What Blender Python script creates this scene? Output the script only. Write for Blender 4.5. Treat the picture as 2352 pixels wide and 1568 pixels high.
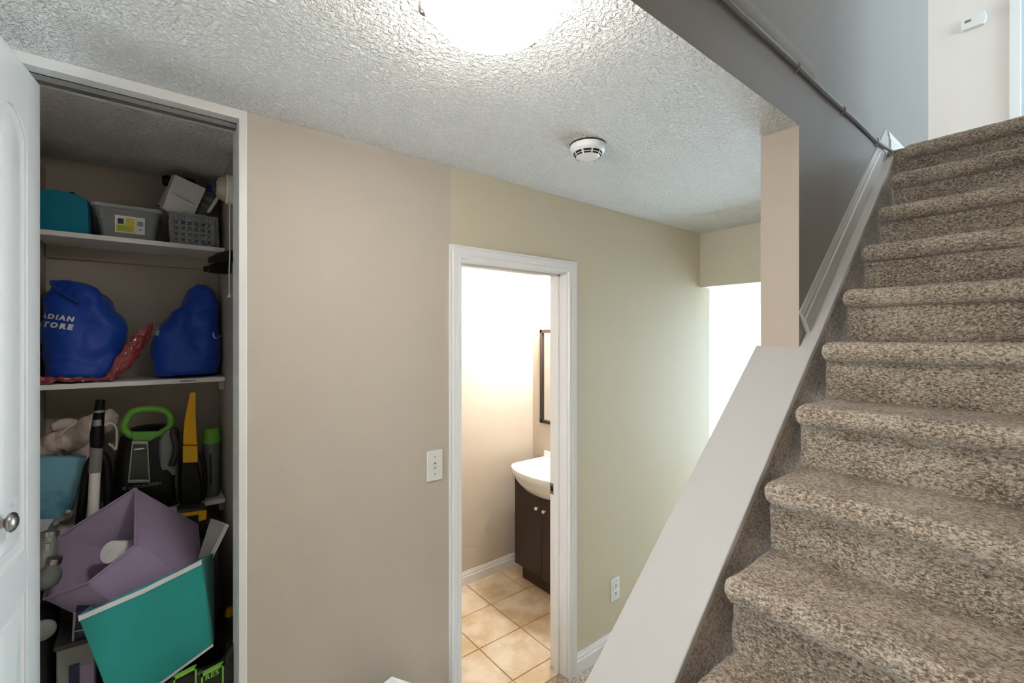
import bpy, bmesh, math, random
from mathutils import Vector, Matrix, noise
random.seed(7)
for o in list(bpy.data.objects):
    bpy.data.objects.remove(o)
SC = bpy.context.scene
COL = SC.collection
R = math.radians

# ------------------------------------------------------------------ camera
H = 1.707                       # lens height above the hall floor
F_PX, CY = 1048.0, 774.0        # focal length and horizon row in the 2352 x 1568 frame
ANG = R(51.48)                  # angle from the view axis to the +X (hall) direction
cd = bpy.data.cameras.new('camera')
cam = bpy.data.objects.new('camera', cd)
COL.objects.link(cam)
cam.location = (0, 0, H)
cam.rotation_euler = (R(90), 0, ANG - R(90))
cd.sensor_width = 36.0
cd.lens = F_PX / 2352 * 36.0
cd.shift_y = -(784 - CY) / 2352
cd.clip_start = 0.02
SC.camera = cam

# ------------------------------------------------------------------ world, exposure
w = bpy.data.worlds.new('world')
SC.world = w
w.use_nodes = True
bgn = w.node_tree.nodes['Background']
bgn.inputs[0].default_value = (0.80, 0.90, 1.0, 1)
bgn.inputs[1].default_value = 4.0
SC.view_settings.view_transform = 'Standard'
SC.view_settings.look = 'None'
SC.view_settings.exposure = 0.34
SC.view_settings.gamma = 1.0
SC.view_settings.use_curve_mapping = False
try:
    SC.cycles.max_bounces = 6
    SC.cycles.diffuse_bounces = 4
    SC.cycles.transparent_max_bounces = 6
    SC.cycles.use_adaptive_sampling = True
    SC.cycles.adaptive_threshold = 0.14
    SC.cycles.adaptive_min_samples = 8
    SC.cycles.use_denoising = True
    SC.cycles.caustics_reflective = False
    SC.cycles.caustics_refractive = False
    SC.cycles.sample_clamp_indirect = 6.0
except Exception:
    pass


def window_light(name, loc, direction, sx, sy, power, col):
    """Daylight entering through one of the windows, the rear hall one being added."""
    l = bpy.data.lights.new(name, 'AREA')
    l.shape = 'RECTANGLE'
    l.size, l.size_y = sx, sy
    l.energy, l.color = power, col
    o = bpy.data.objects.new(name, l)
    COL.objects.link(o)
    o.location = loc
    o.rotation_euler = Vector(direction).to_track_quat('-Z', 'Z').to_euler()
    return o


window_light('daylight_patio_door', (5.16, 1.85, 1.1), (-1, 0, 0), 1.9, 1.95, 165, (0.64, 0.83, 1.0))
window_light('daylight_upstairs_window', (3.75, -3.16, 3.95), (0, 1, 0), 1.6, 1.3, 105, (0.80, 0.90, 1.0))
window_light('daylight_upstairs_side_window', (3.95, 3.16, 3.9), (0, -1, 0), 1.1, 1.3, 30, (1.0, 0.96, 0.92))
window_light('added_hall_fill', (-3.16, 0.6, 1.5), (1, 0, 0), 1.5, 1.3, 58, (0.95, 0.97, 1.0))  # fill light at a window added behind the camera

# ------------------------------------------------------------------ geometry helpers


def at(x, y, Y=None, X=None, Z=None):
    """Point of the place seen at photo position (x, y) on the plane Y=, X= or Z=."""
    u, v = (x - 1176) / F_PX, (CY - y) / F_PX
    d = (math.cos(ANG) + u * math.sin(ANG), math.sin(ANG) - u * math.cos(ANG), v)
    t = Y / d[1] if Y is not None else (X / d[0] if X is not None else (Z - H) / d[2])
    return Vector((d[0] * t, d[1] * t, H + d[2] * t))


class MB:
    def __init__(self):
        self.v, self.f, self.m = [], [], []

    def add(self, verts, faces, mi=0):
        b = len(self.v)
        self.v += [tuple(p) for p in verts]
        self.f += [tuple(b + i for i in f) for f in faces]
        self.m += [mi] * len(faces)
        return self

    def box(self, x0, x1, y0, y1, z0, z1, mi=0):
        v = [(x, y, z) for x in (x0, x1) for y in (y0, y1) for z in (z0, z1)]
        f = [(0, 1, 3, 2), (4, 6, 7, 5), (0, 4, 5, 1), (2, 3, 7, 6), (0, 2, 6, 4), (1, 5, 7, 3)]
        return self.add(v, f, mi)

    def prism(self, poly, axis, a0, a1, mi=0):
        """poly in the two other axes (cyclic order kept), extruded from a0 to a1."""
        def p3(p, a):
            return {'x': (a, p[0], p[1]), 'y': (p[0], a, p[1]), 'z': (p[0], p[1], a)}[axis]
        n = len(poly)
        v = [p3(p, a0) for p in poly] + [p3(p, a1) for p in poly]
        f = [tuple(range(n)), tuple(range(2 * n - 1, n - 1, -1))]
        f += [(i, n + i, n + (i + 1) % n, (i + 1) % n) for i in range(n)]
        return self.add(v, f, mi)

    def loft(self, rings, cap0=True, cap1=True, mi=0, closed=True):
        n = len(rings[0])
        v = [p for r in rings for p in r]
        f = []
        for k in range(len(rings) - 1):
            for i in range(n if closed else n - 1):
                j = (i + 1) % n
                f.append((k * n + i, k * n + j, (k + 1) * n + j, (k + 1) * n + i))
        if cap0:
            f.append(tuple(range(n - 1, -1, -1)))
        if cap1:
            f.append(tuple((len(rings) - 1) * n + i for i in range(n)))
        return self.add(v, f, mi)

    def tube(self, path, r, n=10, mi=0, flat=1.0):
        path = [Vector(p) for p in path]
        rr = r if isinstance(r, (list, tuple)) else [r] * len(path)
        rings, up = [], None
        for i, p in enumerate(path):
            a = path[max(i - 1, 0)]
            b = path[min(i + 1, len(path) - 1)]
            t = (b - a).normalized()
            if up is None:
                up = Vector((0, 0, 1)) if abs(t.z) < 0.9 else Vector((1, 0, 0))
            s = t.cross(up).normalized()
            up = s.cross(t).normalized()
            rings.append([p + (s * math.cos(q) * flat + up * math.sin(q)) * rr[i]
                          for q in [2 * math.pi * k / n for k in range(n)]])
        return self.loft(rings, mi=mi)

    def lathe(self, prof, c, axis=(0, 0, 1), n=28, mi=0):
        """prof: (radius, height along axis) pairs."""
        ax = Vector(axis).normalized()
        s = ax.orthogonal().normalized()
        t = ax.cross(s)
        c = Vector(c)
        rings = [[c + ax * h + (s * math.cos(q) + t * math.sin(q)) * max(r, 1e-4)
                  for q in [2 * math.pi * k / n for k in range(n)]] for r, h in prof]
        return self.loft(rings, mi=mi)


def smooth_path(pts, n=8):
    pts = [Vector(p) for p in pts]
    out = []
    for i in range(len(pts) - 1):
        p0, p1 = pts[max(i - 1, 0)], pts[i]
        p2, p3 = pts[i + 1], pts[min(i + 2, len(pts) - 1)]
        for k in range(n):
            t = k / n
            out.append(0.5 * ((2 * p1) + (p2 - p0) * t + (2 * p0 - 5 * p1 + 4 * p2 - p3) * t * t
                              + (3 * p1 - p0 - 3 * p2 + p3) * t ** 3))
    return out + [pts[-1]]


def finish(me, angle=35):
    bm = bmesh.new()
    bm.from_mesh(me)
    bmesh.ops.recalc_face_normals(bm, faces=bm.faces)
    bm.to_mesh(me)
    bm.free()
    for p in me.polygons:
        p.use_smooth = True
    me.set_sharp_from_angle(angle=R(angle))


def tag(o, label=None, cat=None, group=None, kind=None):
    if label:
        o['label'] = label
    if cat:
        o['category'] = cat
    if group:
        o['group'] = group
    if kind:
        o['kind'] = kind
    return o


def hang(c, parent):
    if parent is not None:
        c.parent = parent
        c.matrix_parent_inverse = parent.matrix_basis.inverted()
    return c


def obj(name, mb, mats, parent=None, bevel=0.0, seg=2, angle=35, recalc=True, local=False):
    me = bpy.data.meshes.new(name)
    me.from_pydata(mb.v, [], mb.f)
    for m in (mats if isinstance(mats, (list, tuple)) else [mats]):
        me.materials.append(m)
    me.polygons.foreach_set('material_index', mb.m)
    me.update()
    if recalc:
        finish(me, angle)
    o = bpy.data.objects.new(name, me)
    COL.objects.link(o)
    if bevel:
        b = o.modifiers.new('bevel', 'BEVEL')
        b.width, b.segments, b.limit_method, b.angle_limit = bevel, seg, 'ANGLE', R(40)
    if parent is not None:
        if local:
            o.parent = parent
        else:
            hang(o, parent)
    return o


def empty(name, loc, label, cat, group=None, rot=None):
    e = bpy.data.objects.new(name, None)
    e.empty_display_size = 0.05
    e.location = loc
    if rot:
        e.rotation_euler = rot
    COL.objects.link(e)
    return tag(e, label, cat, group)


def struct(name, mb, mats, parent=None, label=None, **k):
    o = obj(name, mb, mats, parent, **k)
    if parent is None:
        o['kind'] = 'structure'
        if label:
            o['label'] = label
    return o


_tex = {}


def wrinkle(o, size, strength, kind='CLOUDS', depth=2, mid=0.5):
    key = (kind, size, depth)
    if key not in _tex:
        t = bpy.data.textures.new('relief', kind)
        if hasattr(t, 'noise_scale'):
            t.noise_scale = size
        if kind == 'VORONOI':
            t.distance_metric = 'DISTANCE'
            t.weight_1, t.weight_2 = -1.0, 1.0
        if hasattr(t, 'noise_depth'):
            t.noise_depth = depth
        _tex[key] = t
    d = o.modifiers.new('relief', 'DISPLACE')
    d.texture, d.strength, d.mid_level, d.texture_coords = _tex[key], strength, mid, 'GLOBAL'
    return o


def subsurf(o, lv=2):
    s = o.modifiers.new('soft', 'SUBSURF')
    s.levels = s.render_levels = lv
    return o


# ------------------------------------------------------------------ materials


def lin(c):
    return tuple(((v / 255) / 12.92 if v / 255 <= 0.04045 else ((v / 255 + 0.055) / 1.055) ** 2.4) for v in c) + (1,)


def new_mat(name):
    m = bpy.data.materials.new(name)
    m.use_nodes = True
    nt = m.node_tree
    return m, nt, nt.nodes['Principled BSDF']


def nd(nt, t, **k):
    n = nt.nodes.new(t)
    for a, b in k.items():
        if a.startswith('i_'):
            n.inputs[a[2:].replace('_', ' ')].default_value = b
        else:
            setattr(n, a, b)
    return n


def mat(name, rgb, rough=0.6, metal=0.0, var=0.06, vscale=6.0, bump=0.0, bscale=200.0, coat=0.0,
        trans=0.0, alpha=1.0, emit=None, estr=0.0, sheen=0.0, bdist=0.002, spec=0.5, ior=1.45):
    m, nt, b = new_mat(name)
    c = lin(rgb)
    tc = nd(nt, 'ShaderNodeTexCoord')
    ns = nd(nt, 'ShaderNodeTexNoise', i_Scale=vscale, i_Detail=4.0)
    nt.links.new(tc.outputs['Object'], ns.inputs['Vector'])
    mx = nd(nt, 'ShaderNodeMixRGB')
    mx.inputs[1].default_value = tuple(min(1, v * (1 - var)) for v in c[:3]) + (1,)
    mx.inputs[2].default_value = tuple(min(1, v * (1 + var)) for v in c[:3]) + (1,)
    nt.links.new(ns.outputs[0], mx.inputs[0])
    nt.links.new(mx.outputs[0], b.inputs['Base Color'])
    b.inputs['Roughness'].default_value = rough
    b.inputs['Metallic'].default_value = metal
    b.inputs['Specular IOR Level'].default_value = spec
    b.inputs['IOR'].default_value = ior
    b.inputs['Coat Weight'].default_value = coat
    b.inputs['Transmission Weight'].default_value = trans
    b.inputs['Alpha'].default_value = alpha
    b.inputs['Sheen Weight'].default_value = sheen
    if bump:
        n2 = nd(nt, 'ShaderNodeTexNoise', i_Scale=bscale, i_Detail=3.0)
        nt.links.new(tc.outputs['Object'], n2.inputs['Vector'])
        bp = nd(nt, 'ShaderNodeBump', i_Strength=bump, i_Distance=bdist)
        nt.links.new(n2.outputs[0], bp.inputs['Height'])
        nt.links.new(bp.outputs[0], b.inputs['Normal'])
    if emit:
        b.inputs['Emission Color'].default_value = lin(emit)
        b.inputs['Emission Strength'].default_value = estr
    return m


def carpet_mat(name, dark, light, mid, scale=105.0):
    m, nt, b = new_mat(name)
    tc = nd(nt, 'ShaderNodeTexCoord')
    mp = nd(nt, 'ShaderNodeMapping')
    mp.inputs['Scale'].default_value = (1.0, 0.72, 1.25)
    nt.links.new(tc.outputs['Object'], mp.inputs['Vector'])
    n1 = nd(nt, 'ShaderNodeTexNoise', i_Scale=scale, i_Detail=3.0, i_Roughness=0.65, i_Distortion=0.8)
    n2 = nd(nt, 'ShaderNodeTexNoise', i_Scale=9.0, i_Detail=2.0)
    vo = nd(nt, 'ShaderNodeTexVoronoi', i_Scale=scale * 2.3)
    for n in (n1, n2, vo):
        nt.links.new(mp.outputs[0], n.inputs['Vector'])
    ad = nd(nt, 'ShaderNodeMath', operation='MULTIPLY_ADD')
    ad.inputs[1].default_value = 0.22
    nt.links.new(n2.outputs[0], ad.inputs[0])
    nt.links.new(n1.outputs[0], ad.inputs[2])
    rp = nd(nt, 'ShaderNodeValToRGB')
    e = rp.color_ramp.elements
    e[0].position, e[0].color = 0.47, lin(dark)
    e[1].position, e[1].color = 0.74, lin(light)
    k = e.new(0.60)
    k.color = lin(mid)
    nt.links.new(ad.outputs[0], rp.inputs[0])
    nt.links.new(rp.outputs[0], b.inputs['Base Color'])
    b.inputs['Roughness'].default_value = 0.95
    b.inputs['Specular IOR Level'].default_value = 0.1
    b.inputs['Sheen Weight'].default_value = 0.25
    sm = nd(nt, 'ShaderNodeMath', operation='SUBTRACT')
    nt.links.new(n1.outputs[0], sm.inputs[0])
    nt.links.new(vo.outputs['Distance'], sm.inputs[1])
    bp = nd(nt, 'ShaderNodeBump', i_Strength=0.6, i_Distance=0.004)
    nt.links.new(sm.outputs[0], bp.inputs['Height'])
    nt.links.new(bp.outputs[0], b.inputs['Normal'])
    return m


def stipple_mat(name, rgb):
    m, nt, b = new_mat(name)
    tc = nd(nt, 'ShaderNodeTexCoord')
    b.inputs['Base Color'].default_value = lin(rgb)
    b.inputs['Roughness'].default_value = 0.85
    b.inputs['Specular IOR Level'].default_value = 0.2
    n1 = nd(nt, 'ShaderNodeTexNoise', i_Scale=95.0, i_Detail=2.5, i_Roughness=0.55, i_Distortion=0.6)
    n2 = nd(nt, 'ShaderNodeTexVoronoi', i_Scale=70.0)
    n2.feature = 'SMOOTH_F1'
    for n in (n1, n2):
        nt.links.new(tc.outputs['Object'], n.inputs['Vector'])
    rp = nd(nt, 'ShaderNodeValToRGB')
    rp.color_ramp.elements[0].position = 0.40
    rp.color_ramp.elements[1].position = 0.64
    nt.links.new(n1.outputs[0], rp.inputs[0])
    sm = nd(nt, 'ShaderNodeMath', operation='MULTIPLY_ADD')
    sm.inputs[1].default_value = -0.6
    nt.links.new(n2.outputs['Distance'], sm.inputs[0])
    nt.links.new(rp.outputs[0], sm.inputs[2])
    bp = nd(nt, 'ShaderNodeBump', i_Strength=0.95, i_Distance=0.0075)
    nt.links.new(sm.outputs[0], bp.inputs['Height'])
    nt.links.new(bp.outputs[0], b.inputs['Normal'])
    return m


def two_tone(name, a, c, scale, rough, lo=0.4, hi=0.62, bump=0.1):
    m, nt, b = new_mat(name)
    tc = nd(nt, 'ShaderNodeTexCoord')
    n1 = nd(nt, 'ShaderNodeTexNoise', i_Scale=scale, i_Detail=6.0, i_Roughness=0.62, i_Distortion=0.2)
    gp = nd(nt, 'ShaderNodeNewGeometry')
    nt.links.new(gp.outputs['Position'], n1.inputs['Vector'])
    rp = nd(nt, 'ShaderNodeValToRGB')
    rp.color_ramp.elements[0].position, rp.color_ramp.elements[0].color = lo, lin(a)
    rp.color_ramp.elements[1].position, rp.color_ramp.elements[1].color = hi, lin(c)
    nt.links.new(n1.outputs[0], rp.inputs[0])
    nt.links.new(rp.outputs[0], b.inputs['Base Color'])
    b.inputs['Roughness'].default_value = rough
    bp = nd(nt, 'ShaderNodeBump', i_Strength=bump, i_Distance=0.002)
    nt.links.new(n1.outputs[0], bp.inputs['Height'])
    nt.links.new(bp.outputs[0], b.inputs['Normal'])
    return m


def clear_mat(name, rgb, amount, rough=0.15):
    """Thin see-through plastic or glass: transparent film over a glossy tinted surface."""
    m, nt, b = new_mat(name)
    b.inputs['Base Color'].default_value = lin(rgb)
    b.inputs['Roughness'].default_value = rough
    tr = nd(nt, 'ShaderNodeBsdfTransparent')
    tr.inputs[0].default_value = lin(tuple(min(255, v + 60) for v in rgb))
    mx = nd(nt, 'ShaderNodeMixShader')
    mx.inputs[0].default_value = amount
    nt.links.new(tr.outputs[0], mx.inputs[1])
    nt.links.new(b.outputs[0], mx.inputs[2])
    nt.links.new(mx.outputs[0], nt.nodes['Material Output'].inputs['Surface'])
    return m


M = {}
M['tan'] = mat('tan wall paint', (207, 196, 173), 0.55, var=0.015, vscale=3, bump=0.12, bscale=350)
M['taupe'] = mat('taupe wall paint', (198, 187, 175), 0.55, var=0.015, vscale=3, bump=0.12, bscale=350)
M['bath'] = mat('bathroom wall paint', (208, 196, 179), 0.5, var=0.015, vscale=3, bump=0.12, bscale=350)
M['taupe2'] = mat('warm taupe paint', (184, 168, 153), 0.55, var=0.015, vscale=3, bump=0.12, bscale=350)
M['upper'] = mat('warm white wall paint', (230, 222, 215), 0.55, var=0.01)
M['grey'] = mat('grey wall paint', (143, 140, 138), 0.42, var=0.05, vscale=3, bump=0.10, bscale=250)
M['ceil'] = stipple_mat('stippled ceiling', (240, 239, 237))
M['white'] = mat('white trim paint', (234, 233, 232), 0.35, var=0.008, vscale=4)
M['cap'] = mat('off white gloss cap paint', (186, 182, 178), 0.28, var=0.02, vscale=5, bump=0.05, bscale=30)
M['carpet'] = carpet_mat('brown fleck stair carpet', (98, 83, 70), (206, 192, 174), (156, 140, 123), 175)
M['carpet_skirt'] = carpet_mat('brown fleck skirt carpet', (116, 99, 83), (200, 184, 164), (160, 143, 124), 130)
M['carpet_hall'] = carpet_mat('brown fleck hall carpet', (140, 124, 106), (222, 210, 192), (188, 171, 152))
M['tile'] = two_tone('beige stone tile', (214, 186, 148), (240, 224, 198), 5.0, 0.35)
M['grout'] = mat('tan grout', (190, 160, 120), 0.9)
M['espresso'] = mat('espresso wood', (52, 40, 33), 0.4, var=0.12, vscale=30)
M['ceramic'] = mat('white ceramic', (240, 240, 238), 0.12, var=0.0, coat=0.5)
M['mirror'] = mat('mirror', (235, 238, 238), 0.02, 1.0, var=0.0)
M['chrome'] = mat('brushed nickel', (175, 172, 166), 0.3, 1.0, var=0.03)
M['black'] = mat('black plastic', (12, 12, 12), 0.42, var=0.1, spec=0.3)
M['dark'] = mat('dark grey plastic', (52, 51, 50), 0.45, var=0.1)
M['plastic'] = mat('white plastic', (228, 228, 226), 0.4, var=0.01)
M['cable'] = mat('grey cable sheath', (150, 152, 156), 0.3, var=0.03)
M['greyp'] = mat('grey plastic', (128, 128, 126), 0.45, var=0.05)
M['lcd'] = mat('lcd grey', (120, 124, 122), 0.3, var=0.0)
M['shelf'] = mat('white shelf board', (232, 230, 226), 0.45, var=0.02)
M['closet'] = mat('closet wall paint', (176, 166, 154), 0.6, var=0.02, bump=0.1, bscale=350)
M['teal'] = mat('turquoise fabric', (38, 148, 140), 0.85, var=0.06, vscale=20, bump=0.35, bscale=700, sheen=0.2)
M['tealblue'] = mat('teal blue fabric', (18, 122, 150), 0.85, var=0.06, vscale=20, bump=0.35, bscale=700)
M['purple'] = mat('lilac fabric', (156, 138, 166), 0.85, var=0.05, vscale=20, bump=0.35, bscale=700, sheen=0.2)
M['piping'] = mat('white binding tape', (225, 222, 225), 0.8, var=0.02, bump=0.2, bscale=900)
M['blue'] = mat('royal blue woven polypropylene', (16, 66, 168), 0.5, var=0.12, vscale=14, bump=0.25, bscale=260, sheen=0.1)
M['print'] = mat('white print', (222, 226, 232), 0.5, var=0.02)
M['red'] = mat('dark red crinkled plastic film', (140, 50, 54), 0.16, var=0.25, vscale=30, bump=1.0, bscale=55, bdist=0.01, coat=0.5)
M['canvas'] = mat('cream canvas', (206, 190, 178), 0.9, var=0.08, vscale=12, bump=0.3, bscale=500)
M['cord'] = mat('white cotton cord', (214, 206, 198), 0.85, var=0.05)
M['skyblue'] = two_tone('printed sky blue card', (30, 108, 136), (112, 172, 196), 7.0, 0.35, 0.3, 0.55, 0.0)
M['lime'] = mat('leaf green plastic', (104, 168, 62), 0.35, var=0.04)
M['limeprint'] = mat('lime print', (132, 196, 76), 0.5, var=0.03)
M['yellow'] = mat('yellow plastic', (238, 178, 10), 0.4, var=0.03)
M['silver'] = mat('silver grey plastic', (150, 152, 152), 0.28, 0.4, var=0.05)
M['smoke'] = mat('smoky grey bottle plastic', (108, 112, 112), 0.22, var=0.08, coat=0.4)
M['paper'] = mat('white paper', (232, 230, 228), 0.7, var=0.02)
M['grey_card'] = mat('grey card', (178, 172, 168), 0.7, var=0.03)
M['navy'] = mat('navy print', (24, 34, 72), 0.35, var=0.15)
M['bluelid'] = mat('blue lid', (28, 44, 128), 0.35, var=0.05)
M['stick_y'] = mat('yellow label print', (206, 196, 60), 0.5, var=0.04)
M['clear'] = clear_mat('clear plastic', (178, 184, 186), 0.36, 0.18)
M['film'] = clear_mat('clear film', (215, 222, 226), 0.14, 0.08)
M['clearblue'] = clear_mat('pale grey blue plastic', (150, 162, 170), 0.95, 0.3)
M['clear_rim'] = clear_mat('clear plastic rim', (190, 194, 194), 0.6, 0.25)
M['glass'] = clear_mat('window glass', (190, 195, 195), 0.06, 0.02)
M['paleblue'] = mat('pale blue door paint', (196, 214, 228), 0.4, var=0.03)
M['porcelain'] = mat('cream porcelain', (224, 218, 206), 0.25, var=0.02)
M['bulb'] = mat('unlit bulb glass', (160, 150, 130), 0.1, var=0.1, coat=0.6)
M['bowl'] = mat('lit frosted glass', (250, 246, 238), 0.4, var=0.0, emit=(255, 251, 247), estr=46.0)
M['bowl_rim'] = mat('dimmer frosted glass rim', (250, 244, 234), 0.4, var=0.0, emit=(255, 246, 234), estr=26.0)
M['bowl_fill'] = mat('added stairwell fill glass', (250, 246, 238), 0.4, var=0.0, emit=(255, 248, 240), estr=92.0)  # glow of the lamp added unseen over the stairs
M['shade'] = mat('lit bath glass', (250, 244, 232), 0.4, var=0.0, emit=(252, 250, 252), estr=160.0)
M['hole'] = mat('dark slot', (18, 18, 20), 0.8, var=0.0)

# ================================================================== THE SETTING
CH = 2.4025                    # hall ceiling
YW = 1.612                     # hall face of the long wall
T = 0.12
YS0, YS1 = 0.585, 0.705        # stair wall faces
XP = 1.67                      # end of the full-height stair wall
UF = 2.565                     # upper floor
UC = 5.0                       # upper ceiling
XFAR = 5.0

# floors
mb = MB().box(-3.1, 2.95, -0.42, YW + 0.045, -0.06, 0).box(-0.5, 0.3, YW + 0.045, 2.55, -0.06, 0)
mb.box(2.95, XFAR, YS1, 4.0, -0.06, 0)
struct('floor', mb, M['carpet_hall'], label='light brown fleck carpet of the lower hall')
fb = struct('floor_bath', MB().box(0.45, 2.34, YW + 0.045, 2.68, -0.06, -0.004), M['grout'],
            label='beige stone tile floor of the small bathroom')
P_ = 0.295
tile_me = None
for i in range(-3, 3):
    for j in range(-2, 2):
        x0, y0 = 1.71 + i * P_, 2.067 + j * P_
        ya, yb = max(y0, YW + 0.047), min(y0 + P_, 2.66)
        xb = min(x0 + P_, 2.33)
        t = MB().box(0, xb - x0 - 0.006, 0, yb - ya - 0.006, -0.008, 0.002)
        full = abs(xb - x0 - P_) < 1e-6 and abs(yb - ya - P_) < 1e-6
        if full and tile_me is not None:
            o = bpy.data.objects.new('tile', tile_me)
            COL.objects.link(o)
            b = o.modifiers.new('bevel', 'BEVEL')
            b.width, b.segments = 0.002, 1
            hang(o, fb)
        else:
            o = obj('tile', t, M['tile'], fb, bevel=0.002, seg=1)
            if full:
                tile_me = o.data
        o.location = (x0 + 0.003, ya + 0.003, 0)

# ceilings
mb = MB().box(-3.1, XP, YS0, YS1, CH, CH + 0.001).box(-3.1, XFAR, YS1, 4.0, CH, CH + 0.001).box(-3.1, XFAR, YS1, 4.0, CH + 0.001, CH + 0.09)
mb.box(-3.1, -1.0, -0.42, YS0, CH, CH + 0.09)
struct('ceiling', mb, M['ceil'], label='white stippled plaster ceiling of the lower hall')
struct('ceiling_upper', MB().box(-1.1, 4.7, -3.1, 3.1, UC, UC + 0.08), M['ceil'])

# long wall with closet and bathroom openings
CX0, CX1 = -0.43, 0.237        # closet rough opening
DX0, DX1, DZ = 1.017, 1.632, 2.024
y0, y1 = YW, YW + T
mb = MB()
mb.box(-3.1, CX0, y0, y1, 0, CH, 0)
mb.box(CX1, 0.963, y0, y1, 0, CH, 0)
mb.box(0.963, DX0 - 0.018, y0, y1, 0, DZ + 0.018, 0)
mb.box(0.963, DX1 + 0.018, y0, y1, DZ + 0.018, CH, 1)
mb.box(DX1 + 0.018, 3.024, y0, y1, 0, CH, 1)
struct('wall_back', mb, [M['taupe'], M['tan']], label='taupe and tan painted long hall wall with the bathroom doorway')

# closet shell
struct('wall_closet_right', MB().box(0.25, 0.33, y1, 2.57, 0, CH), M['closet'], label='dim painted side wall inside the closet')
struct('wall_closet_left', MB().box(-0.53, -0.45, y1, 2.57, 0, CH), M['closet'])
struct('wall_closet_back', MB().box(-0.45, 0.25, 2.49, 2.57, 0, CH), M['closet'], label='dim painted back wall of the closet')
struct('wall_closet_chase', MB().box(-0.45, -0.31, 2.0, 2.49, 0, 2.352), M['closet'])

# bathroom shell
struct('wall_bath_left', MB().box(0.40, 0.45, y1, 2.75, 0, CH), M['bath'])
struct('wall_bath_back', MB().box(0.45, 2.333, 2.667, 2.75, 0, CH), M['bath'], label='tan bathroom wall seen through the doorway')
struct('wall_bath_right', MB().box(2.333, 2.9, y1, 4.0, 0, CH), M['bath'], label='tan bathroom wall behind the mirror')
struct('wall_header', MB().box(2.9, 3.024, YS1, YW, 2.041, CH), M['tan'], label='tan dropped header at the far end of the hall')

# far room
mb = MB().box(2.9, 3.024, y1, 4.0, 0, CH).box(3.024, XFAR, 4.0, 4.1, 0, CH)
mb.box(XFAR, XFAR + 0.12, 2.85, 4.1, 0, CH).box(XFAR, XFAR + 0.12, YS0, 0.85, 0, CH).box(XFAR, XFAR + 0.12, 0.85, 2.85, 2.13, CH)
struct('wall_far_room', mb, M['white'])
pd = MB()
pd.box(4.97, 5.06, 0.85, 0.91, 0, 2.13).box(4.97, 5.06, 2.79, 2.85, 0, 2.13).box(4.97, 5.06, 0.91, 2.79, 2.06, 2.13).box(4.97, 5.06, 0.91, 2.79, 0, 0.05)
pd.box(4.98, 5.05, 1.81, 1.89, 0.05, 2.06)
w1 = struct('window_1', pd, M['white'], label='white sliding patio door blown out by daylight past the hall')
struct('pane', MB().box(5.02, 5.026, 0.91, 1.81, 0.05, 2.06), M['glass'], w1)
struct('pane', MB().box(5.01, 5.016, 1.89, 2.79, 0.05, 2.06), M['glass'], w1)

# stair wall: upper band, full height part and sloping pony wall
SL = 0.872


def capz(x):
    return 1.693 + SL * (x - 1.691)


mb = MB()
mb.box(-1.1, XP, YS0, YS1, CH + 0.001, UC)
mb.box(XP, 3.65, YS0, YS1, 0, UC)
mb.box(3.65, XFAR, YS0, YS1, 0, CH + 0.001)
ws = struct('wall_stair', mb, [M['taupe2'], M['grey']], label='grey painted stairwell wall with a tan end above the sloping cap')
for p in ws.data.polygons:
    p.material_index = 1 if p.normal.y < -0.5 else 0
mb = MB().prism([(-0.15, 0), (XP, 0), (XP, capz(XP) - 0.03), (-0.15, capz(-0.15) - 0.03)], 'y', YS0, YS1)
struct('wall_pony', mb, M['tan'], label='low sloping wall beside the carpeted stairs')

# sloping cap board and ledge
mb = MB()
th = 0.028
mb.prism([(-0.2, capz(-0.2) - th), (XP + 0.005, capz(XP + 0.005) - th), (XP + 0.005, capz(XP + 0.005)), (-0.2, capz(-0.2))], 'y', 0.541, 0.722)
mb.prism([(XP + 0.005, capz(XP + 0.005) - th), (2.655, capz(2.655) - th), (2.655, capz(2.655)), (XP + 0.005, capz(XP + 0.005))], 'y', 0.541, YS0)
struct('trim_1', mb, M['cap'], label='glossy off white sloping cap board along the stairs', bevel=0.003)


def moulding_sec(h, t):
    """base moulding section: (thickness, height) pairs from the bottom."""
    return [(0, 0), (t, 0), (t, h * 0.62), (t * 0.72, h * 0.70), (t * 0.72, h * 0.80), (t * 0.45, h * 0.9), (t * 0.35, h), (0, h)]


# sloping base moulding on the stair wall
ux, uz = 1 / math.hypot(1, SL), SL / math.hypot(1, SL)
mb = MB()
sec = moulding_sec(0.088, 0.014)
r0, r1 = [], []
for tt, hh in sec:
    bx, bz = 1.725 - uz * hh, capz(1.725) + ux * hh
    r0.append((bx, YS0 - tt, bz))
    ex = 2.70
    r1.append((ex - uz * hh * 0.0, YS0 - tt, capz(ex) + hh / ux * 0.96))
struct('trim_2', mb.loft([r0, r1]), M['cap'], label='off white base moulding sloping up the grey stair wall', angle=20)
mb = MB().loft([[(x, YS0 - tt, UF + hh) for tt, hh in moulding_sec(0.118, 0.014)] for x in (2.745, 3.65)])
struct('baseboard_landing', mb, M['white'], label='white baseboard end at the top of the stairs', angle=20)
# drywall lip on the stair wall
mb = MB().prism([(YS0, 2.595), (YS0 - 0.003, 2.60), (YS0 - 0.003, 2.640), (YS0, 2.648)], 'x', -1.0, 1.80)
struct('trim_3', mb, M['grey'], label='thin plaster lip along the grey stair wall')

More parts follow.
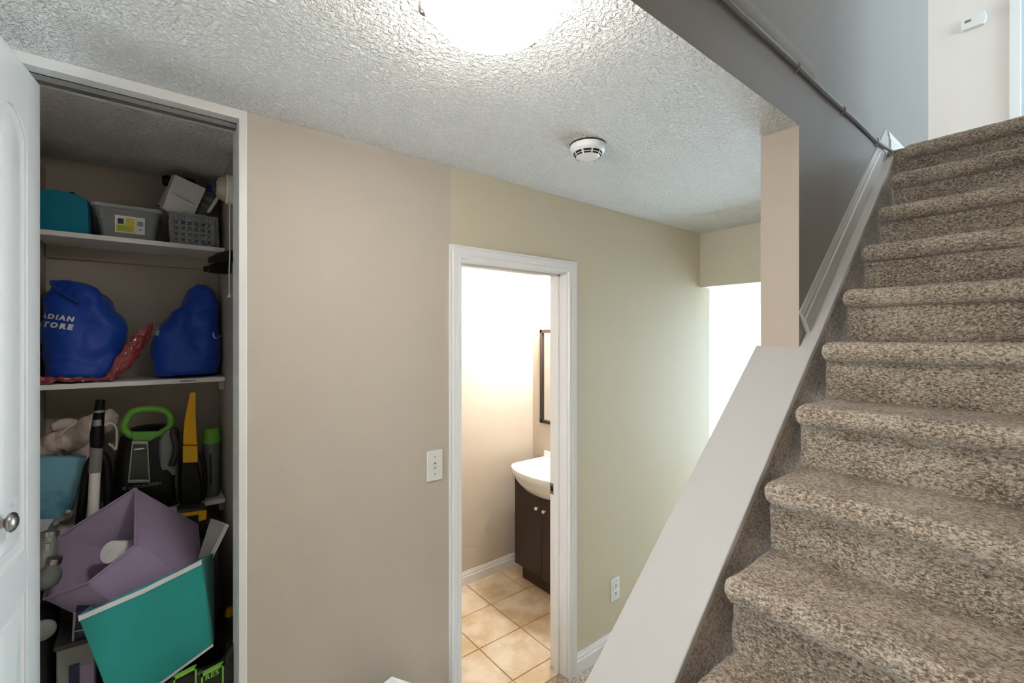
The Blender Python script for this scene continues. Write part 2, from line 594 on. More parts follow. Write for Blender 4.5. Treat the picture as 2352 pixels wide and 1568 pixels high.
# other shell walls (right of the stairs, behind the camera, upstairs)
struct('wall_right', MB().box(-3.1, 2.655, -0.54, -0.42, 0, UC), M['taupe'])
mb = MB().box(-3.12, -3.0, -0.54, YW + T, 0, 0.85).box(-3.12, -3.0, -0.54, YW + T, 2.15, CH + 0.09)
mb.box(-3.12, -3.0, -0.54, -0.15, 0.85, 2.15).box(-3.12, -3.0, 1.35, YW + T, 0.85, 2.15)
struct('wall_left', mb, M['taupe'])
mb = MB().box(-3.09, -3.03, -0.15, -0.10, 0.85, 2.15).box(-3.09, -3.03, 1.30, 1.35, 0.85, 2.15).box(-3.09, -3.03, -0.10, 1.30, 0.85, 0.90).box(-3.09, -3.03, -0.10, 1.30, 2.10, 2.15)
w2 = struct('window_added', mb, M['white'])  # added unseen window, gives the rear fill light an opening
struct('pane', MB().box(-3.065, -3.06, -0.10, 1.30, 0.90, 2.10), M['glass'], w2)
struct('wall_stairwell_end', MB().box(-1.12, -1.0, -0.54, YS1, CH, UC), M['grey'])
mb = MB().box(2.68, 4.7, -3.12, YS1 + 2.4, UF - 0.12, UF)
struct('floor_upper', mb, M['carpet'])
mb = MB().box(4.6, 4.72, -3.1, 3.1, UF, UC)
struct('wall_upper_end', mb, M['upper'], label='pale upstairs wall carrying the thermostat')
mb = MB().box(2.6, 3.4, 3.0, 3.12, UF, UC).box(4.5, 4.7, 3.0, 3.12, UF, UC).box(3.4, 4.5, 3.0, 3.12, UF, 3.25).box(3.4, 4.5, 3.0, 3.12, 4.55, UC).box(2.6, 2.655, YS1, 3.1, UF, UC)
struct('wall_upper_left', mb, M['white'])
mb = MB().box(2.655, 2.95, -3.12, -3.0, UF, UC).box(4.55, 4.72, -3.12, -3.0, UF, UC).box(2.95, 4.55, -3.12, -3.0, UF, 3.3).box(2.95, 4.55, -3.12, -3.0, 4.6, UC)
mb.box(2.535, 2.655, -3.12, -0.42, UF - 0.12, UC)
struct('wall_upper_right', mb, M['white'])
mb = MB().box(2.95, 3.0, -3.09, -3.03, 3.3, 4.6).box(4.5, 4.55, -3.09, -3.03, 3.3, 4.6).box(3.0, 4.5, -3.09, -3.03, 3.3, 3.35).box(3.0, 4.5, -3.09, -3.03, 4.55, 4.6)
w3 = struct('window_3', mb, M['white'])
struct('pane', MB().box(3.0, 4.5, -3.065, -3.06, 3.35, 4.55), M['glass'], w3)
mb = MB().box(3.4, 3.45, 3.03, 3.09, 3.25, 4.55).box(4.45, 4.5, 3.03, 3.09, 3.25, 4.55).box(3.45, 4.45, 3.03, 3.09, 3.25, 3.30).box(3.45, 4.45, 3.03, 3.09, 4.50, 4.55)
w4 = struct('window_4', mb, M['white'])
struct('pane', MB().box(3.45, 4.45, 3.06, 3.065, 3.30, 4.50), M['glass'], w4)
# upstairs door with its casing
mb = MB().box(4.575, 4.6, 0.268, 0.32, UF, 4.66).box(4.575, 4.6, -0.62, -0.568, UF, 4.66).box(4.575, 4.6, -0.568, 0.268, 4.61, 4.66)
d2 = struct('door_2', mb, M['white'], label='white cased upstairs door beside the thermostat wall', bevel=0.004)
struct('door_slab', MB().box(4.585, 4.6, -0.568, 0.268, UF + 0.01, 4.61), M['paleblue'], d2)

# baseboards on the long wall, and in the bathroom


def baseboard(name, xa, xb, yface, sign, label=None, h=0.098):
    mb = MB().loft([[(x, yface + sign * tt, hh) for tt, hh in moulding_sec(h, 0.014)] for x in (xa, xb)])
    return struct(name, mb, M['white'], label=label, angle=20)


baseboard('baseboard_hall', 1.689, 3.02, YW, -1, 'white hall baseboard right of the bathroom doorway')
baseboard('baseboard_hall_near', CX1, 0.963, YW, -1)
baseboard('baseboard_bath', 0.45, 2.333, 2.667, -1, 'white bathroom baseboard running behind the vanity', 0.092)

# bathroom door jamb and casing
mb = MB()
mb.box(DX0 - 0.018, DX0, YW, y1, 0, DZ).box(DX1, DX1 + 0.018, YW, y1, 0, DZ).box(DX0 - 0.018, DX1 + 0.018, YW, y1, DZ, DZ + 0.018)
mb.box(DX0, DX0 + 0.011, YW + 0.05, YW + 0.084, 0, DZ).box(DX1 - 0.011, DX1, YW + 0.05, YW + 0.084, 0, DZ).box(DX0, DX1, YW + 0.05, YW + 0.084, DZ - 0.011, DZ)
dj = struct('door_1', mb, M['white'], label='white door jamb of the small bathroom', bevel=0.0015)


def casing_sec():
    return [(0.0, 0.0), (0.006, 0.011), (0.016, 0.013), (0.019, 0.010), (0.026, 0.014), (0.044, 0.017), (0.049, 0.013), (0.055, 0.015), (0.057, 0.0)]


rings = []
for (cx, cz, sx, sz) in ((DX0 - 0.005, 0, -1, 0), (DX0 - 0.005, DZ + 0.005, -1, 1), (DX1 + 0.005, DZ + 0.005, 1, 1), (DX1 + 0.005, 0, 1, 0)):
    rings.append([(cx + sx * a, YW - b, cz + sz * a) for a, b in casing_sec()])
struct('casing', MB().loft(rings), M['white'], dj, angle=20)
st = obj('strike_plate', MB().box(DX1 - 0.002, DX1 + 0.001, 1.699, 1.732, 0.895, 0.952), M['chrome'], dj, bevel=0.001)
obj('latch_hole', MB().box(DX1 - 0.003, DX1, 1.708, 1.723, 0.912, 0.935), M['hole'], st)

# closet frame and head track
mb = MB().box(0.215, 0.237, YW - 0.004, y1 + 0.002, 0, 2.376).box(CX0, CX0 + 0.02, YW - 0.004, y1 + 0.002, 0, 2.376)
mb.box(CX0, 0.237, YW - 0.004, y1 + 0.002, 2.374, CH)
ct = struct('trim_4', mb, M['white'], label='white jamb and head around the closet opening', bevel=0.002)
mb = MB().box(CX0 + 0.02, 0.215, 1.650, 1.652, 2.358, 2.374).box(CX0 + 0.02, 0.215, 1.674, 1.676, 2.358, 2.374).box(CX0 + 0.02, 0.215, 1.650, 1.676, 2.372, 2.374)
obj('head_track', mb, M['greyp'], ct)

# ------------------------------------------------------------------ staircase
RISE, RUN, X9 = 0.1746, 0.2032, 2.6553
sc_e = empty('staircase', (1.2, 0.05, 0), 'straight flight of carpeted stairs climbing past the low wall', 'stairs')
del sc_e['category']
sc_e['kind'] = 'structure'


def step(k):
    x, z = X9 - (9 - k) * RUN, UF - (9 - k) * RISE
    xb = x + RUN + 0.02 if k < 9 else x + 0.16
    zb = max(z - RISE - 0.02, 0.0)
    vis = k >= 0
    ny = 120 if vis else 4
    na = 12
    ys = [-0.418 + (0.506 + 0.418) * i / ny for i in range(ny + 1)] + [0.508, 0.509]

    def ring(y):
        e = min(1.0, max(0.0, (y - 0.484) / 0.025))
        ins = 0.020 * (1 - math.sqrt(max(0.0, 1 - e * e)))
        r = 0.030 - ins
        cxx, czz = x + 0.004, z - 0.030
        pts = [(xb - (xb - x - 0.004) * i / 10, y, z - ins) for i in range(10)]
        pts += [(cxx + r * math.cos(R(90 + 180 * i / na)), y, czz + r * math.sin(R(90 + 180 * i / na))) for i in range(na + 1)]
        rx = x + 0.018 + ins * 0.8
        pts += [(rx, y, z - 0.062 - (z - 0.062 - zb) * i / 6) for i in range(7)]
        pts += [(xb, y, zb)]
        return pts
    mb = MB().loft([ring(y) for y in ys])
    o = obj('step', mb, M['carpet'], sc_e, angle=60)
    if vis:
        wrinkle(o, 0.012, 0.0035, depth=1)
        wrinkle(o, 0.09, 0.006, depth=1)
    return o


k = 9
while UF - (9 - k) * RISE > 0.05:
    step(k)
    k -= 1
# carpeted skirt between the cap and the treads
mb = MB()
nx, nz = 160, 8
xa, xb = -0.2, 2.70
front, back = [], []
rings = []
for i in range(nx + 1):
    x = xa + (xb - xa) * i / nx
    top = capz(x) - th * 0.9
    rings.append([(x, 0.5415, top - 0.42 + 0.42 * j / nz) for j in range(nz + 1)] + [(x, 0.584, top), (x, 0.584, top - 0.42)])
mb.loft(rings)
o = obj('carpet_skirt', mb, M['carpet_skirt'], sc_e, angle=60)
wrinkle(o, 0.02, 0.003, depth=1)

# ================================================================== FIXTURES
# bifold closet door (folded, two leaves)
PW, PH = 0.327, 2.335
d1 = empty('closet_door', (-0.216, 1.655, 0.012), 'white moulded bifold closet door folded open with an oval nickel knob', 'door')
d1.rotation_euler = (0, 0, math.atan2(-0.227, -0.03))
# local frame: +x runs from the guide edge out into the hall, +y is the front (knob) face


def arch(z0, z1, x0, x1, rise, n=10):
    pts = [(x0, z0), (x1, z0)]
    pts += [(x1 + (x0 - x1) * i / n, z1 - rise + rise * math.sin(math.pi * i / n) ** 0.8) for i in range(n + 1)]
    return pts


def leaf(name, yo, front_sign, rot=0):
    t = 0.034
    body = MB()
    yf, yb = yo + front_sign * 0, yo - front_sign * t
    cuts = [arch(1.19, 2.215, 0.082, PW - 0.082, 0.055), arch(0.16, 1.095, 0.082, PW - 0.082, 0.0)]
    body.box(0, PW, min(yf - front_sign * 0.015, yb), max(yf - front_sign * 0.015, yb), 0, PH)
    # stiles and rails stand proud of the recessed field
    fr = MB()
    a, b = min(yf, yf - front_sign * 0.015), max(yf, yf - front_sign * 0.015)
    fr.box(0, 0.082, a, b, 0, PH).box(PW - 0.082, PW, a, b, 0, PH)
    fr.box(0.082, PW - 0.082, a, b, 0, 0.16).box(0.082, PW - 0.082, a, b, 1.095, 1.19)
    top = cuts[0][2:]
    fr.prism([(0.082, PH), (PW - 0.082, PH)] + top, 'y', a, b)
    o = obj(name, body, M['white'], d1, local=True)
    obj('frame', fr, M['white'], o, bevel=0.002, local=True)
    for c in cuts:
        cx, cz = sum(p[0] for p in c) / len(c), (c[0][1] + c[-1][1]) / 2
        def sc(p, m):
            hw, hh = (PW - 0.164) / 2, (c[len(c) // 2 + 1][1] - c[0][1]) / 2
            mx, mz = PW / 2, c[0][1] + hh
            return (mx + (p[0] - mx) * (hw - m) / hw, mz + (p[1] - mz) * (hh - m) / hh)
        rr = [[(sc(p, m)[0], yf - front_sign * dd, sc(p, m)[1]) for p in c] for m, dd in ((0.001, 0.0147), (0.006, 0.0149), (0.036, 0.003), (0.041, 0.0015))]
        obj('raised_panel', MB().loft(rr, cap0=False), M['white'], o, angle=20, local=True)
    return o


lf = leaf('leaf', 0.0, 1)
lb = leaf('leaf', -0.040, -1)
kn = MB().lathe([(0.010, 0), (0.009, 0.006), (0.013, 0.009), (0.019, 0.012), (0.021, 0.017), (0.018, 0.022), (0.009, 0.026), (0, 0.0265)], (0.226, 0.0, 1.300), (0, 1, 0))
obj('knob', kn, M['chrome'], lf, local=True, angle=50)

# flush ceiling lamp
lx, ly = 0.518, 0.711
cl = empty('ceiling_lamp', (lx, ly, CH), 'lit flush ceiling lamp with frosted glass bowl and metal clips', 'lamp')
obj('pan', MB().lathe([(0.118, 0.0), (0.120, -0.012), (0.112, -0.030), (0.05, -0.032)], (lx, ly, CH), n=40), M['plastic'], cl, angle=50)
prof = [(0.130 * math.cos(R(a)), -0.050 - 0.062 * math.sin(R(a))) for a in range(25, 91, 5)]
rimp = [(0.120, -0.046), (0.128, -0.044), (0.131, -0.046), (0.131, -0.050)] + [(0.130 * math.cos(R(a)), -0.050 - 0.062 * math.sin(R(a))) for a in (5, 10, 15, 20, 25)]
obj('glass_rim', MB().lathe(rimp, (lx, ly, CH), n=48), M['bowl_rim'], cl, angle=60)
obj('glass_bowl', MB().lathe(prof, (lx, ly, CH), n=48), M['bowl'], cl, angle=60)
a0 = math.atan2(0.799 - ly, 0.428 - lx)
for q in range(3):
    a = a0 - q * 2 * math.pi / 3
    c, s = math.cos(a), math.sin(a)
    path = [(lx + c * r, ly + s * r, CH + z) for r, z in ((0.112, -0.02), (0.128, -0.030), (0.139, -0.046), (0.138, -0.058), (0.130, -0.061))]
    obj('clip', MB().tube(smooth_path(path, 4), [0.0075] * 16 + [0.005], 8), M['chrome'], cl, angle=60)

# lamp added out of view on the stairwell ceiling to light the flight
sl = empty('stairwell_fill_lamp', (1.3, 0.08, UC), 'added flush lamp, out of view, lighting the stairs from above', 'lamp')
obj('pan', MB().lathe([(0.118, 0.0), (0.120, -0.012), (0.112, -0.030), (0.05, -0.032)], (1.3, 0.08, UC), n=40), M['plastic'], sl, angle=50)
obj('glass_bowl', MB().lathe(prof, (1.3, 0.08, UC), n=48), M['bowl_fill'], sl, angle=60)

# smoke alarm
sx, sy = 1.242, 1.12
sm = empty('smoke_alarm', (sx, sy, CH), 'round white smoke alarm with dark vent slots on the ceiling', 'smoke alarm')
obj('base', MB().lathe([(0.0, -0.001), (0.064, -0.001), (0.064, -0.004), (0.058, -0.005)], (sx, sy, CH), n=40), M['dark'], sm)
obj('housing', MB().lathe([(0.058, -0.004), (0.0635, -0.006), (0.0635, -0.020), (0.060, -0.027), (0.052, -0.031), (0.044, -0.044), (0.034, -0.049), (0.0, -0.051)], (sx, sy, CH), n=40), M['plastic'], sm, angle=50)
for ring_, (ra, za, rb_, zb_) in enumerate(((0.0512, -0.0325, 0.0477, -0.0385), (0.0463, -0.0408, 0.0436, -0.0452))):
    for q in range(9):
        a, b = R(q * 360 / 9 + 4), R(q * 360 / 9 + 36)
        pts = []
        for (r, z) in ((ra + 0.0008, za), (rb_ + 0.0008, zb_)):
            pts.append([(sx + (r + e) * math.cos(t_), sy + (r + e) * math.sin(t_), CH + z) for t_ in (a, (a + b) / 2, b) for e in (0,)])
        v = pts[0] + pts[1]
        v2 = [(sx + (x - sx) * 0.93, sy + (y - sy) * 0.93, z + 0.002) for x, y, z in v]
        m_ = MB().add(v + v2, [(0, 1, 4, 3), (1, 2, 5, 4), (6, 9, 10, 7), (7, 10, 11, 8), (0, 3, 9, 6), (2, 8, 11, 5), (0, 6, 7, 1), (1, 7, 8, 2), (3, 4, 10, 9), (4, 5, 11, 10)])
        obj('vent_slot', m_, M['hole'], sm)

# light switch
sw = empty('light_switch', (0.8885, YW, 1.198), 'white toggle light switch plate left of the bathroom doorway', 'switch')
obj('plate', MB().box(0.854, 0.923, YW - 0.006, YW, 1.138, 1.258), M['plastic'], sw, bevel=0.004)
obj('toggle_slot', MB().box(0.8835, 0.8935, YW - 0.0066, YW - 0.003, 1.186, 1.210), M['greyp'], sw)
mb = MB().add([(0.8845, YW - 0.006, 1.188), (0.8925, YW - 0.006, 1.188), (0.8925, YW - 0.006, 1.202), (0.8845, YW - 0.006, 1.202),
               (0.8855, YW - 0.016, 1.200), (0.8915, YW - 0.016, 1.200), (0.8915, YW - 0.015, 1.208), (0.8855, YW - 0.015, 1.208)],
              [(0, 1, 5, 4), (1, 2, 6, 5), (2, 3, 7, 6), (3, 0, 4, 7), (4, 5, 6, 7), (0, 3, 2, 1)])
obj('toggle', mb, M['plastic'], sw, bevel=0.001)
for z in (1.232, 1.164):
    obj('screw', MB().lathe([(0.0032, 0), (0.0032, 0.0012), (0.002, 0.0018), (0, 0.0018)], (0.8885, YW - 0.0055, z), (0, -1, 0), 12), M['greyp'], sw)

# wall outlet
ol = empty('wall_outlet', (2.006, YW, 0.322), 'white double wall outlet low on the wall beyond the doorway', 'outlet')
obj('plate', MB().box(1.971, 2.041, YW - 0.006, YW, 0.262, 0.384), M['plastic'], ol, bevel=0.004)
for z in (0.343, 0.301):
    r_ = obj('receptacle', MB().prism([(2.006 + 0.017 * math.cos(R(q)), z + 0.015 * max(-0.8, min(0.8, math.sin(R(q))))) for q in range(0, 360, 20)], 'y', YW - 0.009, YW - 0.004), M['plastic'], ol)
    for dx in (-0.0065, 0.0065):
        obj('slot', MB().box(2.006 + dx - 0.0013, 2.006 + dx + 0.0013, YW - 0.0096, YW - 0.006, z + 0.001, z + 0.009), M['hole'], r_)
    obj('ground_hole', MB().lathe([(0.0028, 0), (0.0028, 0.0035), (0, 0.0035)], (2.006, YW - 0.0062, z - 0.006), (0, -1, 0), 10), M['hole'], r_)

# thermostat
th_e = empty('thermostat', (4.6, 0.49, 3.95), 'white digital thermostat on the pale upstairs wall', 'thermostat')
ya_, yb_, za_, zb_ = 0.427, 0.554, 3.907, 3.992
pts = [(yb_, za_ + 0.006), (yb_, zb_ - 0.006), (yb_ - 0.006, zb_), (ya_ + 0.014, zb_), (ya_ + 0.004, (za_ + zb_) / 2 + 0.022), (ya_, (za_ + zb_) / 2), (ya_ + 0.004, (za_ + zb_) / 2 - 0.022), (ya_ + 0.014, za_), (yb_ - 0.006, za_)]
obj('body', MB().prism(pts, 'x', 4.572, 4.6), M['plastic'], th_e, bevel=0.004)
obj('display', MB().box(4.5712, 4.574, 0.505, 0.538, 3.950, 3.969), M['lcd'], th_e)
for (yy, zz) in ((0.475, 3.966), (0.465, 3.958), (0.475, 3.950), (0.485, 3.958), (0.45, 3.962), (0.53, 3.935), (0.515, 3.935)):
    obj('button', MB().lathe([(0.0032, 0), (0.0032, 0.002), (0, 0.0024)], (4.572, yy, zz), (-1, 0, 0), 12), M['shelf'], th_e)

# clipped cable on the grey wall
cb = empty('wall_cable', (1.9, 0.577, 2.577), 'grey painted cable clipped level across the grey stair wall', 'cable')
path = [(-0.95, 0.577, 2.577)]
for i in range(1, 40):
    x = -0.95 + i * (2.50 + 0.95) / 40
    path.append((x, 0.577, 2.577 + 0.0016 * math.sin(x * 9.0)))
path += [(2.52, 0.577, 2.575), (2.56, 0.572, 2.571), (2.60, 0.566, 2.566), (2.63, 0.558, 2.562), (2.66, 0.55, 2.555)]
obj('cable', MB().tube(path, 0.0072, 10), M['cable'], cb, angle=60)
for x in (0.55, 1.10, 1.63, 2.075, 2.525):
    m_ = MB().tube([(x, 0.584, 2.588), (x, 0.571, 2.587), (x, 0.567, 2.577), (x, 0.570, 2.568), (x, 0.576, 2.562), (x, 0.583, 2.556)], 0.0026, 6)
    obj('clip', m_, M['silver'], cb, angle=60)

# white peaked bin top at the bottom edge
bx, by = 0.609, 1.384
bn = empty('waste_bin', (bx, by, 0), 'white bin with a peaked lid, its tip just in view under the switch', 'bin')
hb = 0.15
obj('body', MB().loft([[(bx + sx_ * hb * s, by + sy_ * hb * s, z) for sx_, sy_ in ((-1, -1), (1, -1), (1, 1), (-1, 1))] for s, z in ((0.85, 0), (1.0, 0.40))]), M['plastic'], bn, bevel=0.012)
obj('lid', MB().loft([[(bx + sx_ * hb * s, by + sy_ * hb * s, z) for sx_, sy_ in ((-1, -1), (1, -1), (1, 1), (-1, 1))] for s, z in ((1.04, 0.40), (1.04, 0.43), (0.0, 0.62))]), M['plastic'], bn)

# ================================================================== BATHROOM
VX, VY0, VY1, VYC = 2.05, 1.96, 2.52, 2.24
va = empty('vanity_cabinet', (2.2, VYC, 0), 'dark espresso bathroom vanity cabinet under a white basin', 'cabinet')
obj('cabinet_body', MB().box(VX, 2.331, VY0, VY1, 0.108, 0.635), M['espresso'], va, bevel=0.002)
obj('toe_base', MB().box(2.078, 2.331, VY0 + 0.03, VY1 - 0.03, 0.002, 0.108), M['espresso'], va, bevel=0.002)


def vcurve(y):
    e = min(1.0, abs(y - VYC) / 0.268)
    return 0.640 + 0.105 * (1 - math.sqrt(max(0.0, 1 - e ** 2.2)))


for ya, yb in ((VYC + 0.002, VY1), (VY0, VYC - 0.002)):
    ptsd = [(ya, 0.112), (yb, 0.112)] + [(yb + (ya - yb) * i / 14, vcurve(yb + (ya - yb) * i / 14)) for i in range(15)]
    dr = obj('door', MB().prism(ptsd, 'x', VX - 0.018, VX - 0.0005), M['espresso'], va, bevel=0.0015)
    yk = VYC + (0.036 if ya > VYC else -0.036)
    obj('knob', MB().lathe([(0.005, 0), (0.005, 0.01), (0.011, 0.014), (0.012, 0.02), (0.008, 0.025), (0, 0.026)], (VX - 0.018, yk, 0.566), (-1, 0, 0), 16), M['ceramic'], dr, angle=50)

si = empty('wash_basin', (2.2, VYC, 0.70), 'white bow fronted ceramic wash basin on the espresso vanity', 'sink')


def outline(a, b, xfront=VX, xback=2.331, n=20, square=True):
    pts = [(xback, VYC - a), (xback, VYC + a)] if square else [(xfront + 0.03, VYC - a), (xfront + 0.03, VYC + a)]
    pts += [(xfront - b * math.sin(math.pi * i / n), VYC + a * math.cos(math.pi * i / n)) for i in range(n + 1)]
    return pts


rings = []
for a, b, z, sq in ((0.02, 0.004, 0.646, 0), (0.11, 0.040, 0.652, 0), (0.19, 0.080, 0.678, 0), (0.245, 0.115, 0.722, 0), (0.27, 0.135, 0.765, 1), (0.285, 0.148, 0.780, 1), (0.290, 0.152, 0.800, 1), (0.288, 0.150, 0.815, 1), (0.280, 0.142, 0.818, 1)):
    rings.append([(max(x, VX - 0.2) if sq else x, y, z) for x, y in outline(a, b, square=bool(sq))])
for s, z in ((0.80, 0.815), (0.74, 0.80), (0.62, 0.75), (0.35, 0.72), (0.05, 0.715)):
    rings.append([(2.12 + (x - 2.12) * s * (0.86 if x > 2.12 else 1.0), VYC + (y - VYC) * s, z) for x, y in outline(0.280, 0.142)])
obj('basin', MB().loft(rings), M['ceramic'], si, angle=50)
obj('upstand', MB().prism([(2.31, 0.815), (2.331, 0.815), (2.331, 0.86), (2.318, 0.86)], 'y', VYC - 0.285, VYC + 0.285), M['ceramic'], si, bevel=0.003)
fc = MB().lathe([(0.024, 0), (0.022, 0.01), (0.017, 0.014), (0.015, 0.09), (0.012, 0.10), (0, 0.102)], (2.275, VYC, 0.815), n=16)
obj('faucet_body', fc, M['chrome'], si, angle=50)
obj('spout', MB().tube(smooth_path([(2.275, VYC, 0.885), (2.22, VYC, 0.915), (2.17, VYC, 0.905), (2.16, VYC, 0.885)], 4), 0.009, 10), M['chrome'], si, angle=60)

mi = empty('wall_mirror', (2.333, 2.23, 1.06), 'dark framed bathroom mirror above the basin', 'mirror')
mb = MB()
f_ = 0.024
for a, b, c, d in ((1.91, 1.91 + f_, 1.063, 1.763), (2.566 - f_, 2.566, 1.063, 1.763), (1.91, 2.566, 1.063, 1.063 + f_), (1.91, 2.566, 1.763 - f_, 1.763)):
    mb.box(2.309, 2.333, a, b, c, d)
obj('frame', mb, M['espresso'], mi, bevel=0.002)
obj('mirror_glass', MB().box(2.322, 2.332, 1.91 + f_, 2.566 - f_, 1.063 + f_, 1.763 - f_), M['mirror'], mi)

vl = empty('vanity_light', (2.333, 2.23, 2.06), 'lit bathroom light bar with frosted shades above the mirror', 'lamp')
obj('back_plate', MB().box(2.305, 2.333, 2.02, 2.46, 2.03, 2.09), M['chrome'], vl, bevel=0.006)
for y in (2.08, 2.24, 2.40):
    obj('arm', MB().tube([(2.305, y, 2.06), (2.26, y, 2.06)], 0.010, 10), M['chrome'], vl)
    obj('lamp_shade', MB().lathe([(0.022, 0.05), (0.045, 0.03), (0.055, -0.02), (0.050, -0.055), (0.0, -0.058)], (2.235, y, 2.04), n=20), M['shade'], vl, angle=60)

# ================================================================== CLOSET
SF, SB = 2.23, 2.49             # shelf front and back
SX0, SX1 = -0.308, 0.248
Z1, Z2, Z3 = 2.078, 1.542, 1.037


def shelf(z, label, cleat=True, x0=SX0):
    e = empty('closet_shelf', (0, SB, z), label, 'shelf', 'white boards inside the closet')
    obj('board', MB().box(x0, SX1, SF, SB - 0.001, z - 0.018, z), M['shelf'], e, bevel=0.001)
    if cleat:
        obj('back_cleat', MB().box(x0, SX1, SB - 0.02, SB - 0.001, z - 0.065, z - 0.0185), M['closet'], e)
    obj('side_cleat', MB().box(SX1 - 0.018, SX1, SF + 0.03, SB - 0.021, z - 0.055, z - 0.0185), M['closet'], e)
    return e


shelf(Z1, 'top white closet shelf holding the clear storage bin')
e2 = shelf(Z2, 'middle white closet shelf under the two blue bags')
for i in range(9):
    a = 0.098 + i * 0.0056
    obj('printed_mark', MB().box(a, a + 0.0040, SF - 0.0012, SF - 0.0002, Z2 - 0.0115, Z2 - 0.0075), M['dark'], e2)
shelf(Z3, 'lowest white closet shelf carrying the carpet cleaner')


def decal(name, me_mb, target, parent, material, dirv=(0, 1, 0), start=-1.0, off=0.002):
    """Lay flat print onto the surface of a finished object by casting it along dirv."""
    dg = bpy.context.evaluated_depsgraph_get()
    ev = target.evaluated_get(dg)
    inv = target.matrix_world.inverted()
    d = Vector(dirv).normalized()
    last = None
    out = []
    for p in me_mb.v:
        o = Vector(p) + d * start
        hit, loc, nor, _ = ev.ray_cast(inv @ o, inv.to_3x3() @ d)
        if hit:
            wp = target.matrix_world @ loc
            last = wp
            out.append(wp - d * off)
        else:
            out.append(Vector(p) + d * ((last - Vector(p)).dot(d) if last else 0) - d * off)
    m2 = MB()
    m2.v, m2.f, m2.m = [tuple(p) for p in out], me_mb.f, me_mb.m
    return obj(name, m2, material, parent, recalc=False)


def text_mb(txt, size, place, bold=0.0, shear=0.0, align='LEFT', cuts=1, depth=0.0):
    """Lettering as mesh; place maps (u, v) on the print to a point."""
    c = bpy.data.curves.new('lettering', 'FONT')
    c.body, c.size, c.offset, c.shear, c.align_x = txt, size, bold, shear, align
    c.resolution_u = 3
    c.space_character = 1.0 + bold * 6 / size
    o = bpy.data.objects.new('lettering_tmp', c)
    COL.objects.link(o)
    dg = bpy.context.evaluated_depsgraph_get()
    me = bpy.data.meshes.new_from_object(o.evaluated_get(dg))
    bpy.data.objects.remove(o)
    bm = bmesh.new()
    bm.from_mesh(me)
    bmesh.ops.triangulate(bm, faces=bm.faces)
    if cuts:
        bmesh.ops.subdivide_edges(bm, edges=[e_ for e_ in bm.edges if e_.calc_length() > size * 0.12], cuts=cuts)
        bmesh.ops.triangulate(bm, faces=bm.faces)
    mb = MB()
    mb.v = [tuple(place(v.co.x, v.co.y)) for v in bm.verts]
    bm.verts.index_update()
    mb.f = [tuple(v.index for v in f.verts) for f in bm.faces]
    mb.m = [0] * len(mb.f)
    bm.free()
    bpy.data.meshes.remove(me)
    return mb


def soft_box(quad_front, back, material, name, parent, bevel=0.006, seg=3, open_top=False):
    """Eight explicit corners: front quad TL TR BR BL, then back quad TL TR BR BL."""
    v = list(quad_front) + list(back)
    f = [(3, 2, 1, 0), (4, 5, 6, 7), (1, 2, 6, 5), (0, 4, 7, 3), (2, 3, 7, 6)]
    if not open_top:
        f.append((0, 1, 5, 4))
    return obj(name, MB().add(v, f), material, parent, bevel=bevel, seg=seg)


# ---- top shelf: teal fabric bin
e = empty('fabric_bin', (-0.235, 2.35, Z1), 'teal blue fabric bin with slumped rim at the end of the top shelf', 'storage bin')
rings = []
for z, k in ((0.0, 0.0), (0.06, 0.2), (0.11, 0.6), (0.140, 1.0)):
    pts = []
    for (x, y, dz) in ((-0.300, 2.255, 0.0), (-0.255, 2.25, 0.006), (-0.21, 2.252, 0.002), (-0.172, 2.258, -0.012), (-0.168, 2.30, -0.014), (-0.168, 2.38, -0.008), (-0.172, 2.46, 0.0), (-0.23, 2.468, 0.004), (-0.30, 2.465, 0.004), (-0.304, 2.36, 0.0)):
        pts.append((x - 0.004 * k * (1 if x > -0.2 else 0), y, Z1 + z + dz * k + 0.0005))
    rings.append(pts)
inner = [[(-0.235 + (x + 0.235) * 0.94, 2.36 + (y - 2.36) * 0.94, z) for x, y, z in rings[k]] for k in (3, 1)]
obj('bin_body', MB().loft(rings + inner), M['tealblue'], e, bevel=0.003)
obj('pull_loop', MB().tube(smooth_path([(-0.245, 2.452, 2.20), (-0.24, 2.45, 2.255), (-0.228, 2.45, 2.262), (-0.222, 2.452, 2.205)], 4), 0.006, 8), M['dark'], e, angle=60)

# ---- clear storage bin with yellow label
e = empty('clear_bin', (-0.06, 2.36, Z1), 'clear plastic storage bin with a yellow and white sticker', 'storage bin')


def rrect(x0, x1, y0, y1, z, r=0.018, n=4):
    pts = []
    for cx, cy, a in ((x1 - r, y1 - r, 0), (x0 + r, y1 - r, 90), (x0 + r, y0 + r, 180), (x1 - r, y0 + r, 270)):
        pts += [(cx + r * math.cos(R(a + 90 * i / n)), cy + r * math.sin(R(a + 90 * i / n)), z) for i in range(n + 1)]
    return pts


cbx = MB().loft([rrect(-0.138, 0.020, 2.262, 2.46, Z1 + 0.001), rrect(-0.160, 0.036, 2.248, 2.472, Z1 + 0.115),
                 rrect(-0.156, 0.032, 2.251, 2.469, Z1 + 0.115), rrect(-0.134, 0.016, 2.266, 2.456, Z1 + 0.004)])
obj('tub', cbx, M['clear'], e, angle=40)
rm = MB().loft([rrect(-0.160, 0.036, 2.248, 2.472, Z1 + 0.108), rrect(-0.168, 0.044, 2.240, 2.480, Z1 + 0.110), rrect(-0.168, 0.044, 2.240, 2.480, Z1 + 0.123),
                rrect(-0.154, 0.030, 2.254, 2.466, Z1 + 0.123), rrect(-0.156, 0.032, 2.252, 2.468, Z1 + 0.108)])
obj('rim', rm, M['clear_rim'], e, angle=40)
yl = 2.251


